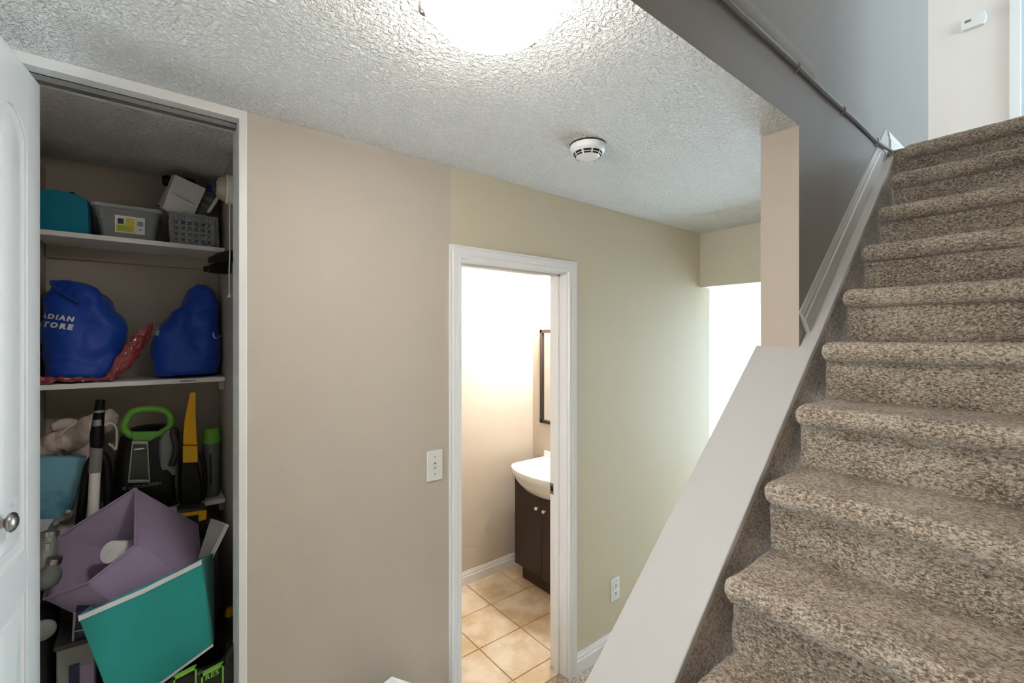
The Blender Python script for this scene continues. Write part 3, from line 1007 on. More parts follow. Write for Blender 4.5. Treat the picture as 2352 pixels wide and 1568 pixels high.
def sheet(x0, x1, z0, z1, y, m, name, par, lean=0.0):
    mbb = MB().add([(x0, y + lean * (z1 - z0), z0), (x1, y + lean * (z1 - z0), z0), (x1, y, z1), (x0, y, z1),
                    (x0, y + lean * (z1 - z0) + 0.0006, z0), (x1, y + lean * (z1 - z0) + 0.0006, z0), (x1, y + 0.0006, z1), (x0, y + 0.0006, z1)],
                   [(0, 1, 2, 3), (7, 6, 5, 4), (0, 4, 5, 1), (1, 5, 6, 2), (2, 6, 7, 3), (3, 7, 4, 0)])
    return obj(name, mbb, m, par)


st = sheet(-0.099, -0.012, Z1 + 0.022, Z1 + 0.085, yl, M['paper'], 'sticker', e, 0.08)
sheet(-0.095, -0.042, Z1 + 0.026, Z1 + 0.050, yl - 0.0012, M['stick_y'], 'print_panel', st, 0.08)
sheet(-0.068, -0.042, Z1 + 0.052, Z1 + 0.078, yl - 0.0012, M['stick_y'], 'print_panel', st, 0.08)
sheet(-0.091, -0.074, Z1 + 0.054, Z1 + 0.074, yl - 0.0012, M['navy'], 'print_panel', st, 0.08)
sheet(-0.0385, -0.0375, Z1 + 0.022, Z1 + 0.085, yl - 0.0012, M['greyp'], 'print_panel', st, 0.08)
sheet(-0.034, -0.017, Z1 + 0.052, Z1 + 0.070, yl - 0.0012, M['greyp'], 'barcode', st, 0.08)
for k in range(3):
    sheet(-0.092, -0.055 + 0.006 * k, Z1 + 0.030 + k * 0.006, Z1 + 0.032 + k * 0.006, yl - 0.002, M['lime'], 'text_line', st, 0.08)
sheet(-0.030, -0.020, Z1 + 0.036, Z1 + 0.042, yl - 0.0012, M['greyp'], 'text_line', st, 0.08)

# ---- perforated basket and what stands in it
e = empty('perforated_basket', (0.14, 2.33, Z1), 'grey perforated basket wrapped in clear film on the top shelf', 'basket')
bx0, bx1, by0, by1 = 0.070, 0.210, 2.262, 2.43
zt = Z1 + 0.128


def holed(xa, xb, za, zb, nx_, nz_, mk):
    """panel with real square holes; mk(u, v) gives the surface point."""
    mbb = MB()
    us, vs = [0.0], [0.0]
    for i in range(nx_):
        us += [(i + 0.28) / nx_ * 0.92 + 0.04, (i + 0.80) / nx_ * 0.92 + 0.04]
    for j in range(nz_):
        vs += [(j + 0.25) / nz_ * 0.72 + 0.06, (j + 0.80) / nz_ * 0.72 + 0.06]
    us.append(1.0)
    vs.append(1.0)
    for i in range(len(us) - 1):
        for j in range(len(vs) - 1):
            if i % 2 == 1 and j % 2 == 1:
                continue
            mbb.add([mk(us[i], vs[j]), mk(us[i + 1], vs[j]), mk(us[i + 1], vs[j + 1]), mk(us[i], vs[j + 1])], [(0, 1, 2, 3)])
    return mbb


def panel(name, mk, nx_, nz_):
    o = obj(name, holed(0, 1, 0, 1, nx_, nz_, mk), M['clearblue'], e, recalc=True)
    s_ = o.modifiers.new('thick', 'SOLIDIFY')
    s_.thickness = 0.002
    return o


panel('front_panel', lambda u, v: (bx0 - 0.004 * v + (bx1 - bx0 + 0.010 * v) * u, by0 - 0.006 * v, Z1 + 0.001 + 0.127 * v), 6, 4)
panel('back_panel', lambda u, v: (bx0 - 0.004 * v + (bx1 - bx0 + 0.010 * v) * u, by1 + 0.006 * v, Z1 + 0.001 + 0.127 * v), 6, 4)
panel('side_panel', lambda u, v: (bx0 - 0.004 * v, by0 - 0.006 * v + (by1 - by0 + 0.012 * v) * u, Z1 + 0.001 + 0.127 * v), 7, 4)
panel('side_panel', lambda u, v: (bx1 + 0.006 * v, by0 - 0.006 * v + (by1 - by0 + 0.012 * v) * u, Z1 + 0.001 + 0.127 * v), 7, 4)
obj('base_panel', MB().box(bx0, bx1, by0, by1, Z1 + 0.0005, Z1 + 0.003), M['clearblue'], e)
obj('rim', MB().loft([rrect(bx0 - 0.004, bx1 + 0.006, by0 - 0.006, by1 + 0.006, zt - 0.01, 0.01), rrect(bx0 - 0.010, bx1 + 0.012, by0 - 0.012, by1 + 0.012, zt - 0.008, 0.012),
                      rrect(bx0 - 0.010, bx1 + 0.012, by0 - 0.012, by1 + 0.012, zt, 0.012), rrect(bx0 - 0.002, bx1 + 0.004, by0 - 0.004, by1 + 0.004, zt, 0.01), rrect(bx0 - 0.002, bx1 + 0.004, by0 - 0.004, by1 + 0.004, zt - 0.01, 0.01)]), M['clearblue'], e, angle=40)
fm = MB()
rings = []
for k in range(9):
    v = k / 8
    rings.append([(0.062 + 0.166 * u + 0.006 * noise.noise(Vector((u * 7, v * 6, 3))), by0 - 0.016 - 0.010 * noise.noise(Vector((u * 9, v * 7, 1))) - 0.004 * v, Z1 + 0.006 + 0.118 * v) for u in [i / 14 for i in range(15)]])
fm.loft(rings, False, False, closed=False)
o = obj('film_wrap', fm, M['film'], e, recalc=False)
o.modifiers.new('thick', 'SOLIDIFY').thickness = 0.0006

e = empty('basket_dark_fill', (0.14, 2.345, Z1 + 0.004), 'added dark filling that puts shade behind the holes of the grey basket', 'filling')  # dark stack added so the basket holes read as shaded
for k_ in range(4):
    obj('fill_layer', MB().loft([rrect(bx0 + 0.010, bx1 - 0.008, by0 + 0.012, by1 - 0.055, Z1 + 0.004 + k_ * 0.024 + h_, 0.015, 3) for h_ in (0.0, 0.023)]), M['navy'], e, bevel=0.006)
# white carton leaning out of the basket
e = empty('white_carton', (0.118, 2.30, 2.15), 'white paper carton tilted out of the perforated basket', 'carton')
q = [at(402, 400, Y=2.28), at(474, 433, Y=2.28), at(453, 486, Y=2.275), at(379, 468, Y=2.275)]
dwn = Vector((-0.035, 0.0, -0.075))
q2 = [q[0], q[1], q[2] + dwn * 0.55, q[3] + dwn * 0.25]
bk = [p + Vector((-0.010, 0.038, 0.006)) for p in q2]
soft_box(q2, bk, M['paper'], 'carton_body', e, bevel=0.002, seg=2)
p0 = q2[3] + (q2[0] - q2[3]) * 0.42
p1 = q2[2] + (q2[1] - q2[2]) * 0.42
obj('flap', MB().tube([p0 + Vector((0.012, -0.003, 0)), p1 + Vector((-0.012, -0.003, 0))], 0.008, 8), M['paper'], e, angle=60)

e = empty('grey_card_box', (0.06, 2.34, 2.12), 'small grey cardboard box wedged left of the white carton', 'box')
soft_box([at(385, 425, Y=2.33), at(408, 432, Y=2.33), at(385, 474, Y=2.33), at(361, 470, Y=2.33)], [at(385, 425, Y=2.33) + Vector((0.0, 0.05, 0)), at(408, 432, Y=2.33) + Vector((0, 0.05, 0)), at(385, 474, Y=2.33) + Vector((0, 0.05, 0)), at(361, 470, Y=2.33) + Vector((0, 0.05, 0))], M['grey_card'], 'box_body', e, bevel=0.002)
e = empty('oval_tray', (0.10, 2.42, 2.25), 'dark oval tray standing behind the white carton', 'tray')
ca, cb2 = at(372, 414, Y=2.40), at(449, 424, Y=2.40)
obj('tray_rim', MB().tube(smooth_path([ca, (ca * 2 + cb2) / 3, (ca + cb2 * 2) / 3, cb2], 3), [0.016] + [0.022] * 8 + [0.016], 14), M['black'], e, bevel=0.004, angle=60)
obj('tray_panel', MB().box(0.10, 0.14, 2.385, 2.415, 2.09, 2.30), M['dark'], e, bevel=0.004)

e = empty('blue_lidded_jar', (0.175, 2.33, 2.13), 'clear jar with a navy lid leaning in the basket', 'jar')
ja, jb = at(457, 505, Y=2.33), at(486, 447, Y=2.33)
ax = (jb - ja).normalized()
obj('jar_body', MB().lathe([(0.0, 0.0), (0.026, 0.002), (0.028, 0.01), (0.028, (jb - ja).length)], ja, ax, 20), M['clear'], e, angle=50)
obj('jar_lid', MB().lathe([(0.029, 0.0), (0.030, 0.004), (0.030, 0.024), (0.026, 0.028), (0, 0.028)], jb, ax, 20), M['bluelid'], e, angle=50)
for k_ in (0.3, 0.55, 0.8):
    obj('jar_ridge', MB().lathe([(0.0285, -0.0015), (0.0300, 0), (0.0285, 0.0015)], ja + (jb - ja) * k_, ax, 20), M['greyp'], e)
e = empty('folded_paper', (0.205, 2.30, 2.15), 'narrow folded white paper sticking up beside the navy lid', 'paper')
pa, pb = at(478, 488, Y=2.29), at(506, 445, Y=2.29)
s_ = Vector((0.014, 0, -0.004))
soft_box([pb - s_ * 0.4, pb + s_ * 0.4, pa + s_ * 0.4, pa - s_ * 0.4], [p + Vector((0, 0.012, 0)) for p in (pb - s_ * 0.4, pb + s_ * 0.4, pa + s_ * 0.4, pa - s_ * 0.4)], M['paper'], 'sheet', e, bevel=0.001)

# ---- lamp holder on the side wall, with pull cord
fy, fz = 1.94, 2.243
e = empty('lamp_holder', (0.25, fy, fz), 'cream porcelain closet lamp holder with a pull cord on the side wall', 'lamp holder')
obj('base_ring', MB().lathe([(0.052, 0.0), (0.053, 0.004), (0.052, 0.030), (0.046, 0.034)], (0.25, fy, fz), (-1, 0, 0), 32), M['porcelain'], e, angle=50)
obj('socket_dome', MB().lathe([(0.046, 0.030), (0.045, 0.040), (0.036, 0.056), (0.022, 0.062), (0.0, 0.063)], (0.25, fy, fz), (-1, 0, 0), 32), M['bulb'], e, angle=50)
obj('socket_collar', MB().lathe([(0.018, 0.062), (0.018, 0.070), (0.012, 0.072), (0.0, 0.066)], (0.25, fy, fz), (-1, 0, 0), 20), M['dark'], e, angle=50)
pc = [(0.229, 1.925, fz - 0.051), (0.2285, 1.925, 2.10), (0.2295, 1.925, 2.02), (0.2275, 1.925, 1.95), (0.2280, 1.925, 1.862)]
o = obj('pull_cord', MB().tube(smooth_path(pc, 5), 0.0022, 8), M['cord'], e, angle=60)
obj('cord_bell', MB().lathe([(0.002, 0.0), (0.004, -0.004), (0.0075, -0.014), (0.0, -0.014)], (0.228, 1.925, 1.864), (0, 0, 1), 14), M['plastic'], o, angle=50)

# ---- two black clamps under the top shelf
for i, (a, b, zz, lab) in enumerate((((0.248, 1.96), (0.196, 2.16), 2.012, 'upper black plastic clamp on the closet side wall'),
                                     ((0.248, 2.04), (0.182, 2.19), 1.978, 'lower black plastic clamp hanging under the other clamp'))):
    e = empty('plastic_clamp', (a[0], a[1], zz), lab, 'clamp', 'black clamps below the top shelf')
    dx, dy = b[0] - a[0], b[1] - a[1]
    L = math.hypot(dx, dy)
    nx_, ny_ = -dy / L, dx / L
    rings = []
    for t_, hw, hh in ((0, 0.008, 0.021), (0.2, 0.010, 0.022), (0.65, 0.010, 0.018), (0.72, 0.010, 0.013), (1.0, 0.008, 0.011)):
        cx, cy = a[0] + dx * t_, a[1] + dy * t_
        rings.append([(cx + nx_ * hw * s1 - 0.006, cy + ny_ * hw * s1, zz + hh * s2 - 0.006 * (1 - t_)) for s1, s2 in ((-1, -1), (1, -1), (1, 1), (-1, 1))])
    obj('arm', MB().loft(rings), M['black'], e, bevel=0.003)
    obj('jaw', MB().lathe([(0.008, -0.012), (0.010, -0.008), (0.010, 0.008), (0.008, 0.012)], (a[0] + dx * 0.72 - 0.006, a[1] + dy * 0.72, zz - 0.008), (nx_, ny_, 0), 14), M['dark'], e, angle=50)

# ---- blue shopping bags on the middle shelf


def bag(name, rows, label, seed, par_loc):
    """rows: (z, x0, x1, y0, y1) cross sections from the bottom."""
    e_ = empty(name, par_loc, label, 'bag', 'royal blue bags on the middle shelf')
    rings = []
    n = 40
    for z, xa, xb, ya, yb in rows:
        ring = []
        for i in range(n):
            a = 2 * math.pi * i / n
            c_, s2 = math.cos(a), math.sin(a)
            c_ = math.copysign(abs(c_) ** 0.72, c_)
            s2 = math.copysign(abs(s2) ** 0.72, s2)
            ring.append(((xa + xb) / 2 + (xb - xa) / 2 * c_, (ya + yb) / 2 + (yb - ya) / 2 * s2, z))
        rings.append(ring)
    # denser rows
    dense = []
    for k_ in range(len(rings) - 1):
        for t_ in (0, 0.34, 0.67):
            dense.append([tuple(Vector(p).lerp(Vector(q_), t_)) for p, q_ in zip(rings[k_], rings[k_ + 1])])
    dense.append(rings[-1])
    # folds
    out = []
    zlo, zhi = rows[0][0], rows[-1][0]
    for r_ in dense:
        cx = sum(p[0] for p in r_) / n
        cy = sum(p[1] for p in r_) / n
        o_ = []
        for (x, y, z) in r_:
            h = (z - zlo) / (zhi - zlo)
            amp = 0.020 * min(1, h * 1.6) * min(1.0, (zhi - z) / 0.03 + 0.15)
            f_ = noise.noise(Vector((x * 14 + seed + z * 9, y * 9, z * 6 - x * 10))) + 0.5 * abs(noise.noise(Vector((x * 30 - z * 22, y * 20 + seed, z * 16))))
            k2 = 1 + amp * f_ / max(0.04, math.hypot(x - cx, y - cy)) * 0.8
            o_.append((cx + (x - cx) * k2, cy + (y - cy) * k2, z if h > 0.02 else zlo))
        out.append(o_)
    b_ = obj('bag_body', MB().loft(out), M['blue'], e_, angle=70)
    subsurf(b_, 2)
    wrinkle(b_, 0.15, 0.022, depth=1)
    wrinkle(b_, 0.10, 0.020, 'VORONOI', mid=0.3)
    wrinkle(b_, 0.035, 0.005, depth=2)
    return e_, b_


e1, b1 = bag('shopping_bag', [(Z2 + 0.006, -0.295, -0.100, 2.262, 2.43), (Z2 + 0.03, -0.300, -0.086, 2.25, 2.45), (1.64, -0.303, -0.075, 2.248, 2.46), (1.73, -0.302, -0.066, 2.25, 2.465),
                              (1.79, -0.300, -0.076, 2.26, 2.455), (1.845, -0.298, -0.105, 2.275, 2.44), (1.885, -0.280, -0.140, 2.295, 2.42), (1.908, -0.255, -0.180, 2.31, 2.40), (1.912, -0.235, -0.20, 2.33, 2.38)],
             'slumped royal blue shopping bag with white lettering beside the closet door', 1.3, (-0.19, 2.35, Z2))
e2b, b2 = bag('shopping_bag', [(Z2 + 0.002, 0.020, 0.232, 2.265, 2.43), (Z2 + 0.03, 0.008, 0.238, 2.25, 2.45), (1.64, 0.004, 0.241, 2.248, 2.46), (1.715, 0.010, 0.242, 2.25, 2.46),
                               (1.77, 0.052, 0.243, 2.26, 2.45), (1.83, 0.100, 0.243, 2.275, 2.44), (1.875, 0.118, 0.240, 2.29, 2.42), (1.915, 0.132, 0.222, 2.31, 2.40), (1.938, 0.155, 0.195, 2.33, 2.38)],
              'peaked royal blue shopping bag standing against the closet side wall', 5.1, (0.12, 2.35, Z2))
bpy.context.view_layer.update()


def print_on(bag_o, par, txt, size, px, right=True, bold=0.0, slope=-0.16, shear=0.25):
    c0 = at(px[0], px[1], Y=2.26)
    al = 'RIGHT' if right else 'LEFT'
    mbt = text_mb(txt, size, lambda u, v: (c0.x + u, 2.26, c0.z + v + slope * u), bold=bold, shear=shear, align=al)
    return decal('lettering', mbt, bag_o, par, M['print'], (0, 1, 0), -0.4, 0.002)


print_on(b1, e1, 'CANADIAN', 0.0232, (168, 738), bold=0.0014)
print_on(b1, e1, 'SUPERSTORE', 0.0248, (165, 757), bold=0.0019)
print_on(b2, e2b, 'E', 0.020, (364, 758), bold=0.0012, slope=0)
print_on(b2, e2b, 'E', 0.022, (364, 769), bold=0.0014, slope=0)
print_on(b2, e2b, 'R', 0.020, (503, 776), right=False, bold=0.001, slope=0)
c0 = at(489, 770, Y=2.26)
mbt = MB()
cr = [(0.0, 0.012), (0.006, 0.012), (0.006, 0.0), (0.009, -0.008), (0.016, -0.010), (0.016, -0.015), (0.006, -0.013), (0.0, -0.004)]
mbt.add([(c0.x + u, 2.26, c0.z + v) for u, v in cr], [(0, 1, 2, 7), (7, 2, 3, 6), (3, 4, 5, 6)])
decal('logo_mark', mbt, b2, e2b, M['print'], (0, 1, 0), -0.4, 0.002)
for pth in ([(-0.26, 2.33, 1.905), (-0.275, 2.30, 1.90), (-0.25, 2.28, 1.87), (-0.20, 2.262, 1.83)],):
    obj('carry_strap', MB().tube(smooth_path(pth, 5), 0.008, 8, flat=0.4), M['blue'], e1, angle=60)

# ---- red plastic film bag under and beside the first blue bag
e = empty('red_plastic_bag', (-0.1, 2.26, Z2), 'crumpled dark red plastic bag pressed between the two blue bags', 'plastic bag')
cl_ = [(88, 872, 9, 2.240), (150, 871, 8, 2.240), (205, 872, 6, 2.240), (250, 866, 11, 2.246), (283, 832, 19, 2.262), (313, 790, 20, 2.275), (338, 758, 13, 2.285), (352, 742, 3, 2.29)]
pth = smooth_path([at(a, b, Y=d_) for a, b, c_, d_ in cl_], 12)
rad = [q_.x for q_ in smooth_path([(c_ / 607.0, 0, 0) for a, b, c_, d_ in cl_], 12)]
mbr = MB().tube(pth, rad, 32, flat=0.5)
mbr.v = [(x, y, max(Z2 + 0.001, z + 0.010 * noise.noise(Vector((x * 45, y * 45, z * 45))))) for x, y, z in mbr.v]
o = obj('film', mbr, M['red'], e, angle=28)
wrinkle(o, 0.035, 0.016, 'VORONOI', mid=0.4)

# ---- lowest shelf: portable carpet cleaner
e = empty('carpet_cleaner', (-0.01, 2.33, Z3), 'black portable carpet cleaner with a bright green ring handle', 'carpet cleaner')
Ym = 2.27
rings = []
for z, xa, xb, ya, yb in ((Z3 + 0.002, -0.110, 0.095, 2.245, 2.43), (Z3 + 0.03, -0.118, 0.102, 2.24, 2.44), (1.15, -0.112, 0.098, 2.248, 2.44), (1.24, -0.105, 0.094, 2.258, 2.43), (1.31, -0.088, 0.088, 2.268, 2.42), (1.345, -0.060, 0.070, 2.285, 2.40), (1.352, -0.03, 0.045, 2.31, 2.38)):
    rings.append(rrect(xa, xb, ya, yb, z, min(0.04, (xb - xa) / 3), 5))
obj('body', MB().loft(rings), M['black'], e, angle=50)
# ring handle
hp = [at(x, y, Y=Ym) for x, y in ((318, 1010), (285, 988), (292, 962), (308, 945), (345, 940), (383, 945), (394, 975), (372, 994), (345, 1008))]
hp = [p + Vector((0, 0.012, 0)) for p in hp]
path = smooth_path(hp + [hp[0]], 3)
o = obj('ring_handle', MB().tube(path, 0.0135, 10), M['lime'], e, angle=60)
nk = [at(300, 992, Y=Ym), at(378, 990, Y=Ym), at(345, 1014, Y=Ym), at(306, 1014, Y=Ym)]
obj('handle_neck', MB().add([p + Vector((0, -0.004, 0)) for p in nk] + [p + Vector((0, 0.03, 0)) for p in nk], [(0, 1, 2, 3), (7, 6, 5, 4), (0, 4, 5, 1), (1, 5, 6, 2), (2, 6, 7, 3), (3, 7, 4, 0)]), M['lime'], e, bevel=0.004)
# framed tank window
yq = 2.238
tr = [at(303, 1013, Y=yq), at(340, 1013, Y=yq), at(345, 1108, Y=yq), at(293, 1109, Y=yq)]


def ins(qd, k_):
    c_ = sum(qd, Vector()) / 4
    return [p + (c_ - p).normalized() * k_ for p in qd]


outer, inn = tr, ins(tr, 0.012)
mbq = MB().loft([[p + Vector((0, 0.03, 0)) for p in outer], outer, inn, [p + Vector((0, 0.006, 0)) for p in inn]], False, False)
obj('window_frame', mbq, M['silver'], e, bevel=0.001)
obj('tank_window', MB().add([p + Vector((0, 0.004, 0)) for p in inn] + [p + Vector((0, 0.03, 0)) for p in inn], [(0, 1, 2, 3), (7, 6, 5, 4), (0, 4, 5, 1), (1, 5, 6, 2), (2, 6, 7, 3), (3, 7, 4, 0)]), mat('dark green tank window', (50, 62, 50), 0.25, var=0.2, vscale=40), e)
a_, b_ = at(308, 1031, Y=yq), at(332, 1028, Y=yq)
obj('badge', MB().add([a_ + Vector((0, 0.002, 0)), b_ + Vector((0, 0.002, 0)), b_ + Vector((0, 0.002, -0.005)), a_ + Vector((0, 0.002, -0.005)), a_ + Vector((0, 0.006, 0)), b_ + Vector((0, 0.006, 0)), b_ + Vector((0, 0.006, -0.005)), a_ + Vector((0, 0.006, -0.005))], [(0, 1, 2, 3), (7, 6, 5, 4), (0, 4, 5, 1), (1, 5, 6, 2), (2, 6, 7, 3), (3, 7, 4, 0)]), M['print'], e)
c0 = at(296, 1124, Y=2.235)
obj('lettering', text_mb('LITTLEGREEN', 0.016, lambda u, v: (c0.x + u, 2.2385, c0.z + v), cuts=0), M['silver'], e, recalc=False)
c1 = at(285, 1122, Y=2.235)
obj('logo_mark', MB().lathe([(0.0055, 0.0), (0.0055, 0.001), (0.0035, 0.001), (0.0035, 0.0)], (c1.x, 2.2395, c1.z), (0, -1, 0), 14), M['silver'], e)
# hose and clear tank on its side
hs = [(0.070, 2.25, 1.20), (0.085, 2.235, 1.27), (0.075, 2.24, 1.325), (0.084, 2.265, 1.33), (0.088, 2.268, 1.25), (0.086, 2.262, 1.12), (0.084, 2.26, 1.052)]
obj('hose', MB().tube(smooth_path(hs, 6), 0.012, 10), M['dark'], e, angle=60)
obj('tank_shoulder', MB().loft([rrect(0.03, 0.092, 2.252, 2.30, z, 0.012, 3) for z in (1.16, 1.30)] + [rrect(0.05, 0.088, 2.258, 2.30, 1.338, 0.01, 3)]), M['smoke'], e, angle=50)

# ---- yellow and black hand tool
e = empty('crevice_tool', (0.135, 2.24, Z3), 'black hand vacuum standing up with a long yellow crevice nozzle', 'tool')
YT = 2.222
ring_px = [((437, 901), (450, 901)), ((431, 930), (450, 930)), ((424, 965), (450, 962)), ((421, 1000), (452, 995)), ((421, 1022), (454, 1022))]


def px_rings(pairs, y0_, d_):
    rr = []
    for l_, r_ in pairs:
        a, b = at(l_[0], l_[1], Y=y0_), at(r_[0], r_[1], Y=y0_)
        rr.append([a, b, b + Vector((0, d_, 0)), a + Vector((0, d_, 0))])
    return rr


obj('nozzle', MB().loft(px_rings(ring_px, YT, 0.022)), M['yellow'], e, bevel=0.004, seg=3)
obj('nozzle_collar', MB().loft(px_rings([((420, 1024), (455, 1024)), ((420, 1064), (455, 1062))], YT - 0.002, 0.026)), M['yellow'], e, bevel=0.004, seg=3)
rr = px_rings([((421, 1062), (454, 1061)), ((414, 1090), (460, 1090)), ((415, 1120), (464, 1118))], YT - 0.004, 0.03)
lowz = Z3 + 0.002
rr.append([Vector((p.x, p.y, lowz)) for p in rr[-1]])
obj('tool_body', MB().loft(rr), M['black'], e, bevel=0.005, seg=3)
obj('power_cord', MB().tube(smooth_path([(0.165, 2.226, 1.24), (0.176, 2.222, 1.18), (0.178, 2.222, 1.10), (0.170, 2.226, Z3 + 0.012)], 6), 0.008, 8), M['black'], e, angle=60)

# ---- grey bottle with green cap
e = empty('cleaner_bottle', (0.205, 2.32, Z3), 'grey plastic bottle with a green cap on the lowest shelf', 'bottle')
bc = (0.207, 2.30)
rings = []
for z, rx, ry in ((Z3 + 0.001, 0.026, 0.022), (Z3 + 0.01, 0.030, 0.025), (1.16, 0.031, 0.026), (1.235, 0.0315, 0.026), (1.262, 0.031, 0.026)):
    rings.append([(bc[0] + rx * math.cos(2 * math.pi * i / 24), bc[1] + ry * math.sin(2 * math.pi * i / 24), z) for i in range(24)])
obj('bottle_body', MB().loft(rings), M['smoke'], e, angle=50)
rings = [[(bc[0] + rx * math.cos(2 * math.pi * i / 24), bc[1] + rx * 0.85 * math.sin(2 * math.pi * i / 24), z) for i in range(24)] for z, rx in ((1.262, 0.033), (1.27, 0.0335), (1.318, 0.030), (1.324, 0.027), (1.325, 0.01))]
obj('bottle_cap', MB().loft(rings), M['lime'], e, angle=50)
obj('grip_groove', MB().tube([(bc[0] - 0.004, bc[1] - 0.0255, 1.09), (bc[0] - 0.006, bc[1] - 0.0258, 1.22)], 0.0035, 8), M['dark'], e, angle=60)

# ---- cream cloth bag with cord
e = empty('cloth_bag', (-0.2, 2.36, Z3), 'cream canvas drawstring bag slumped behind the vacuum handle', 'bag')
pp = [at(86, 1040, Y=2.36), at(125, 1022, Y=2.36), at(165, 1010, Y=2.36), at(205, 985, Y=2.36), at(240, 965, Y=2.36), at(268, 955, Y=2.36)]
path = smooth_path(pp, 5)
rads = [0.026 + 0.026 * math.sin(math.pi * (i / (len(path) - 1)) ** 0.8) + 0.004 * math.sin(i * 1.7) for i in range(len(path))]
rads[-1] = 0.008
o = obj('bag_body', MB().tube(path, rads, 18), M['canvas'], e, angle=70)
subsurf(o, 2)
wrinkle(o, 0.05, 0.022, depth=2)
pp = [at(118, 984, Y=2.34), at(140, 975, Y=2.35), at(165, 975, Y=2.36), at(185, 985, Y=2.37)]
o = obj('rolled_corner', MB().tube(smooth_path(pp, 4), [0.010, 0.013, 0.016, 0.018, 0.02, 0.021, 0.022, 0.022, 0.022, 0.02, 0.018, 0.015, 0.010], 12), M['canvas'], e, angle=70)
wrinkle(o, 0.03, 0.008)
# hanging part down to the shelf
pp = [(-0.20, 2.38, 1.33), (-0.20, 2.385, 1.22), (-0.20, 2.385, 1.10), (-0.20, 2.385, Z3 + 0.004)]
o = obj('bag_fold', MB().tube(smooth_path(pp, 5), 0.05, 16), M['canvas'], e, angle=70)
cp = [at(x, y, Y=2.295) for x, y in ((135, 1000), (155, 984), (172, 972))]
obj('drawstring', MB().tube(smooth_path(cp, 5), 0.0035, 8), M['cord'], e, angle=60)
cp = [at(x, y, Y=2.285) for x, y in ((240, 976), (256, 972), (267, 984), (268, 1010), (266, 1032), (258, 1025), (249, 1018))]
obj('drawstring', MB().tube(smooth_path(cp, 5), 0.004, 8), M['cord'], e, angle=60)

# ---- upright vacuum handle with tube and hose
e = empty('stick_vacuum', (-0.16, 2.12, 0.0), 'stick vacuum with black grip, grey sleeve and white tube in the closet', 'vacuum')
YV = 2.16
ax_px = [(231, 918), (228, 945), (224, 985), (223, 1018), (222, 1030)]
hh = [at(x, y, Y=YV) for x, y in ax_px]
obj('grip', MB().tube(smooth_path(hh, 4), [0.013, 0.0135, 0.014, 0.0145, 0.0155, 0.016, 0.0165, 0.017, 0.0185, 0.0195, 0.020, 0.020, 0.0195, 0.019, 0.018, 0.017, 0.016], 14, flat=1.0), M['black'], e, angle=60)
obj('grip_band', MB().tube([hh[1] + Vector((0, -0.004, 0.006)), hh[1] + Vector((0, -0.004, -0.002))], 0.0152, 14), M['silver'], e, angle=60)
obj('trigger', MB().tube([hh[2] + Vector((0, -0.008, 0.034)), hh[2] + Vector((0, -0.010, 0.012))], 0.0125, 12), M['silver'], e, angle=60)
a_, b_, c_ = at(222, 1022, Y=YV), at(218, 1084, Y=YV), at(206, 1260, Y=YV)
obj('sleeve', MB().tube([a_, b_], 0.0175, 16), M['greyp'], e, angle=60)
c2 = b_ + (b_ - a_) * 5.2
obj('tube', MB().tube([b_, Vector((b_.x - 0.03, YV, 0.30))], 0.0155, 16), M['shelf'], e, angle=60)
obj('floor_head', MB().prism([(YV - 0.06, 0.002), (YV + 0.06, 0.002), (YV + 0.05, 0.05), (YV + 0.02, 0.07), (YV + 0.015, 0.31), (YV - 0.015, 0.31), (YV - 0.02, 0.07), (YV - 0.05, 0.04)], 'x', b_.x - 0.075, b_.x + 0.015), M['dark'], e, bevel=0.004)
hs = [at(x, y, Y=2.18) for x, y in ((175, 1300), (182, 1215), (192, 1130), (205, 1068), (226, 1042), (244, 1062), (248, 1120), (250, 1200))]
obj('hose', MB().tube(smooth_path(hs, 6), 0.0135, 12), M['black'], e, angle=60)

# ---- sky blue printed carton
e = empty('blue_carton', (-0.24, 2.2, Z3), 'flat sky blue printed carton against the closet side', 'carton')
fq = [at(84, 1050, Y=2.235), at(197, 1050, Y=2.235), at(164, 1182, Y=2.235), at(84, 1226, Y=2.235)]
fq[0].x = max(fq[0].x, -0.306)
fq[3].x = max(fq[3].x, -0.306)
soft_box(fq, [p + Vector((0, 0.035, 0)) for p in fq], M['skyblue'], 'carton_body', e, bevel=0.002)
nq = [at(88, 1192, Y=2.234), at(150, 1192, Y=2.234), at(140, 1202, Y=2.234), at(88, 1228, Y=2.234)]
obj('printed_band', MB().add([p + Vector((0, -0.001, 0)) for p in nq] + [p + Vector((0, 0.004, 0)) for p in nq], [(0, 1, 2, 3), (7, 6, 5, 4), (0, 4, 5, 1), (1, 5, 6, 2), (2, 6, 7, 3), (3, 7, 4, 0)]), M['print'], e)

# ================================================================== THE PILE IN FRONT
# lilac fabric bin lying on its side, mouth towards the door
e = empty('lilac_fabric_bin', (0.0, 1.95, 0.8), 'lilac fabric bin tipped over, its mouth gaping towards the closet door', 'storage bin')
mouth = [at(312, 1121, Y=2.10), at(137, 1231, Y=2.08), at(101, 1376, Y=1.95), at(203, 1338, Y=1.86), at(311, 1252, Y=1.87)]
base_ = [at(456, 1203, Y=2.10), at(330, 1290, Y=2.14), at(190, 1418, Y=1.95), at(300, 1415, Y=1.86), at(430, 1332, Y=1.86)]
pn = (mouth[0] - mouth[4]).cross(base_[4] - mouth[4])


def on_plane(x, y):
    a_ = Vector((0, 0, H))
    d_ = at(x, y, Y=2.0) - a_
    return a_ + d_ * ((mouth[4] - a_).dot(pn) / d_.dot(pn))


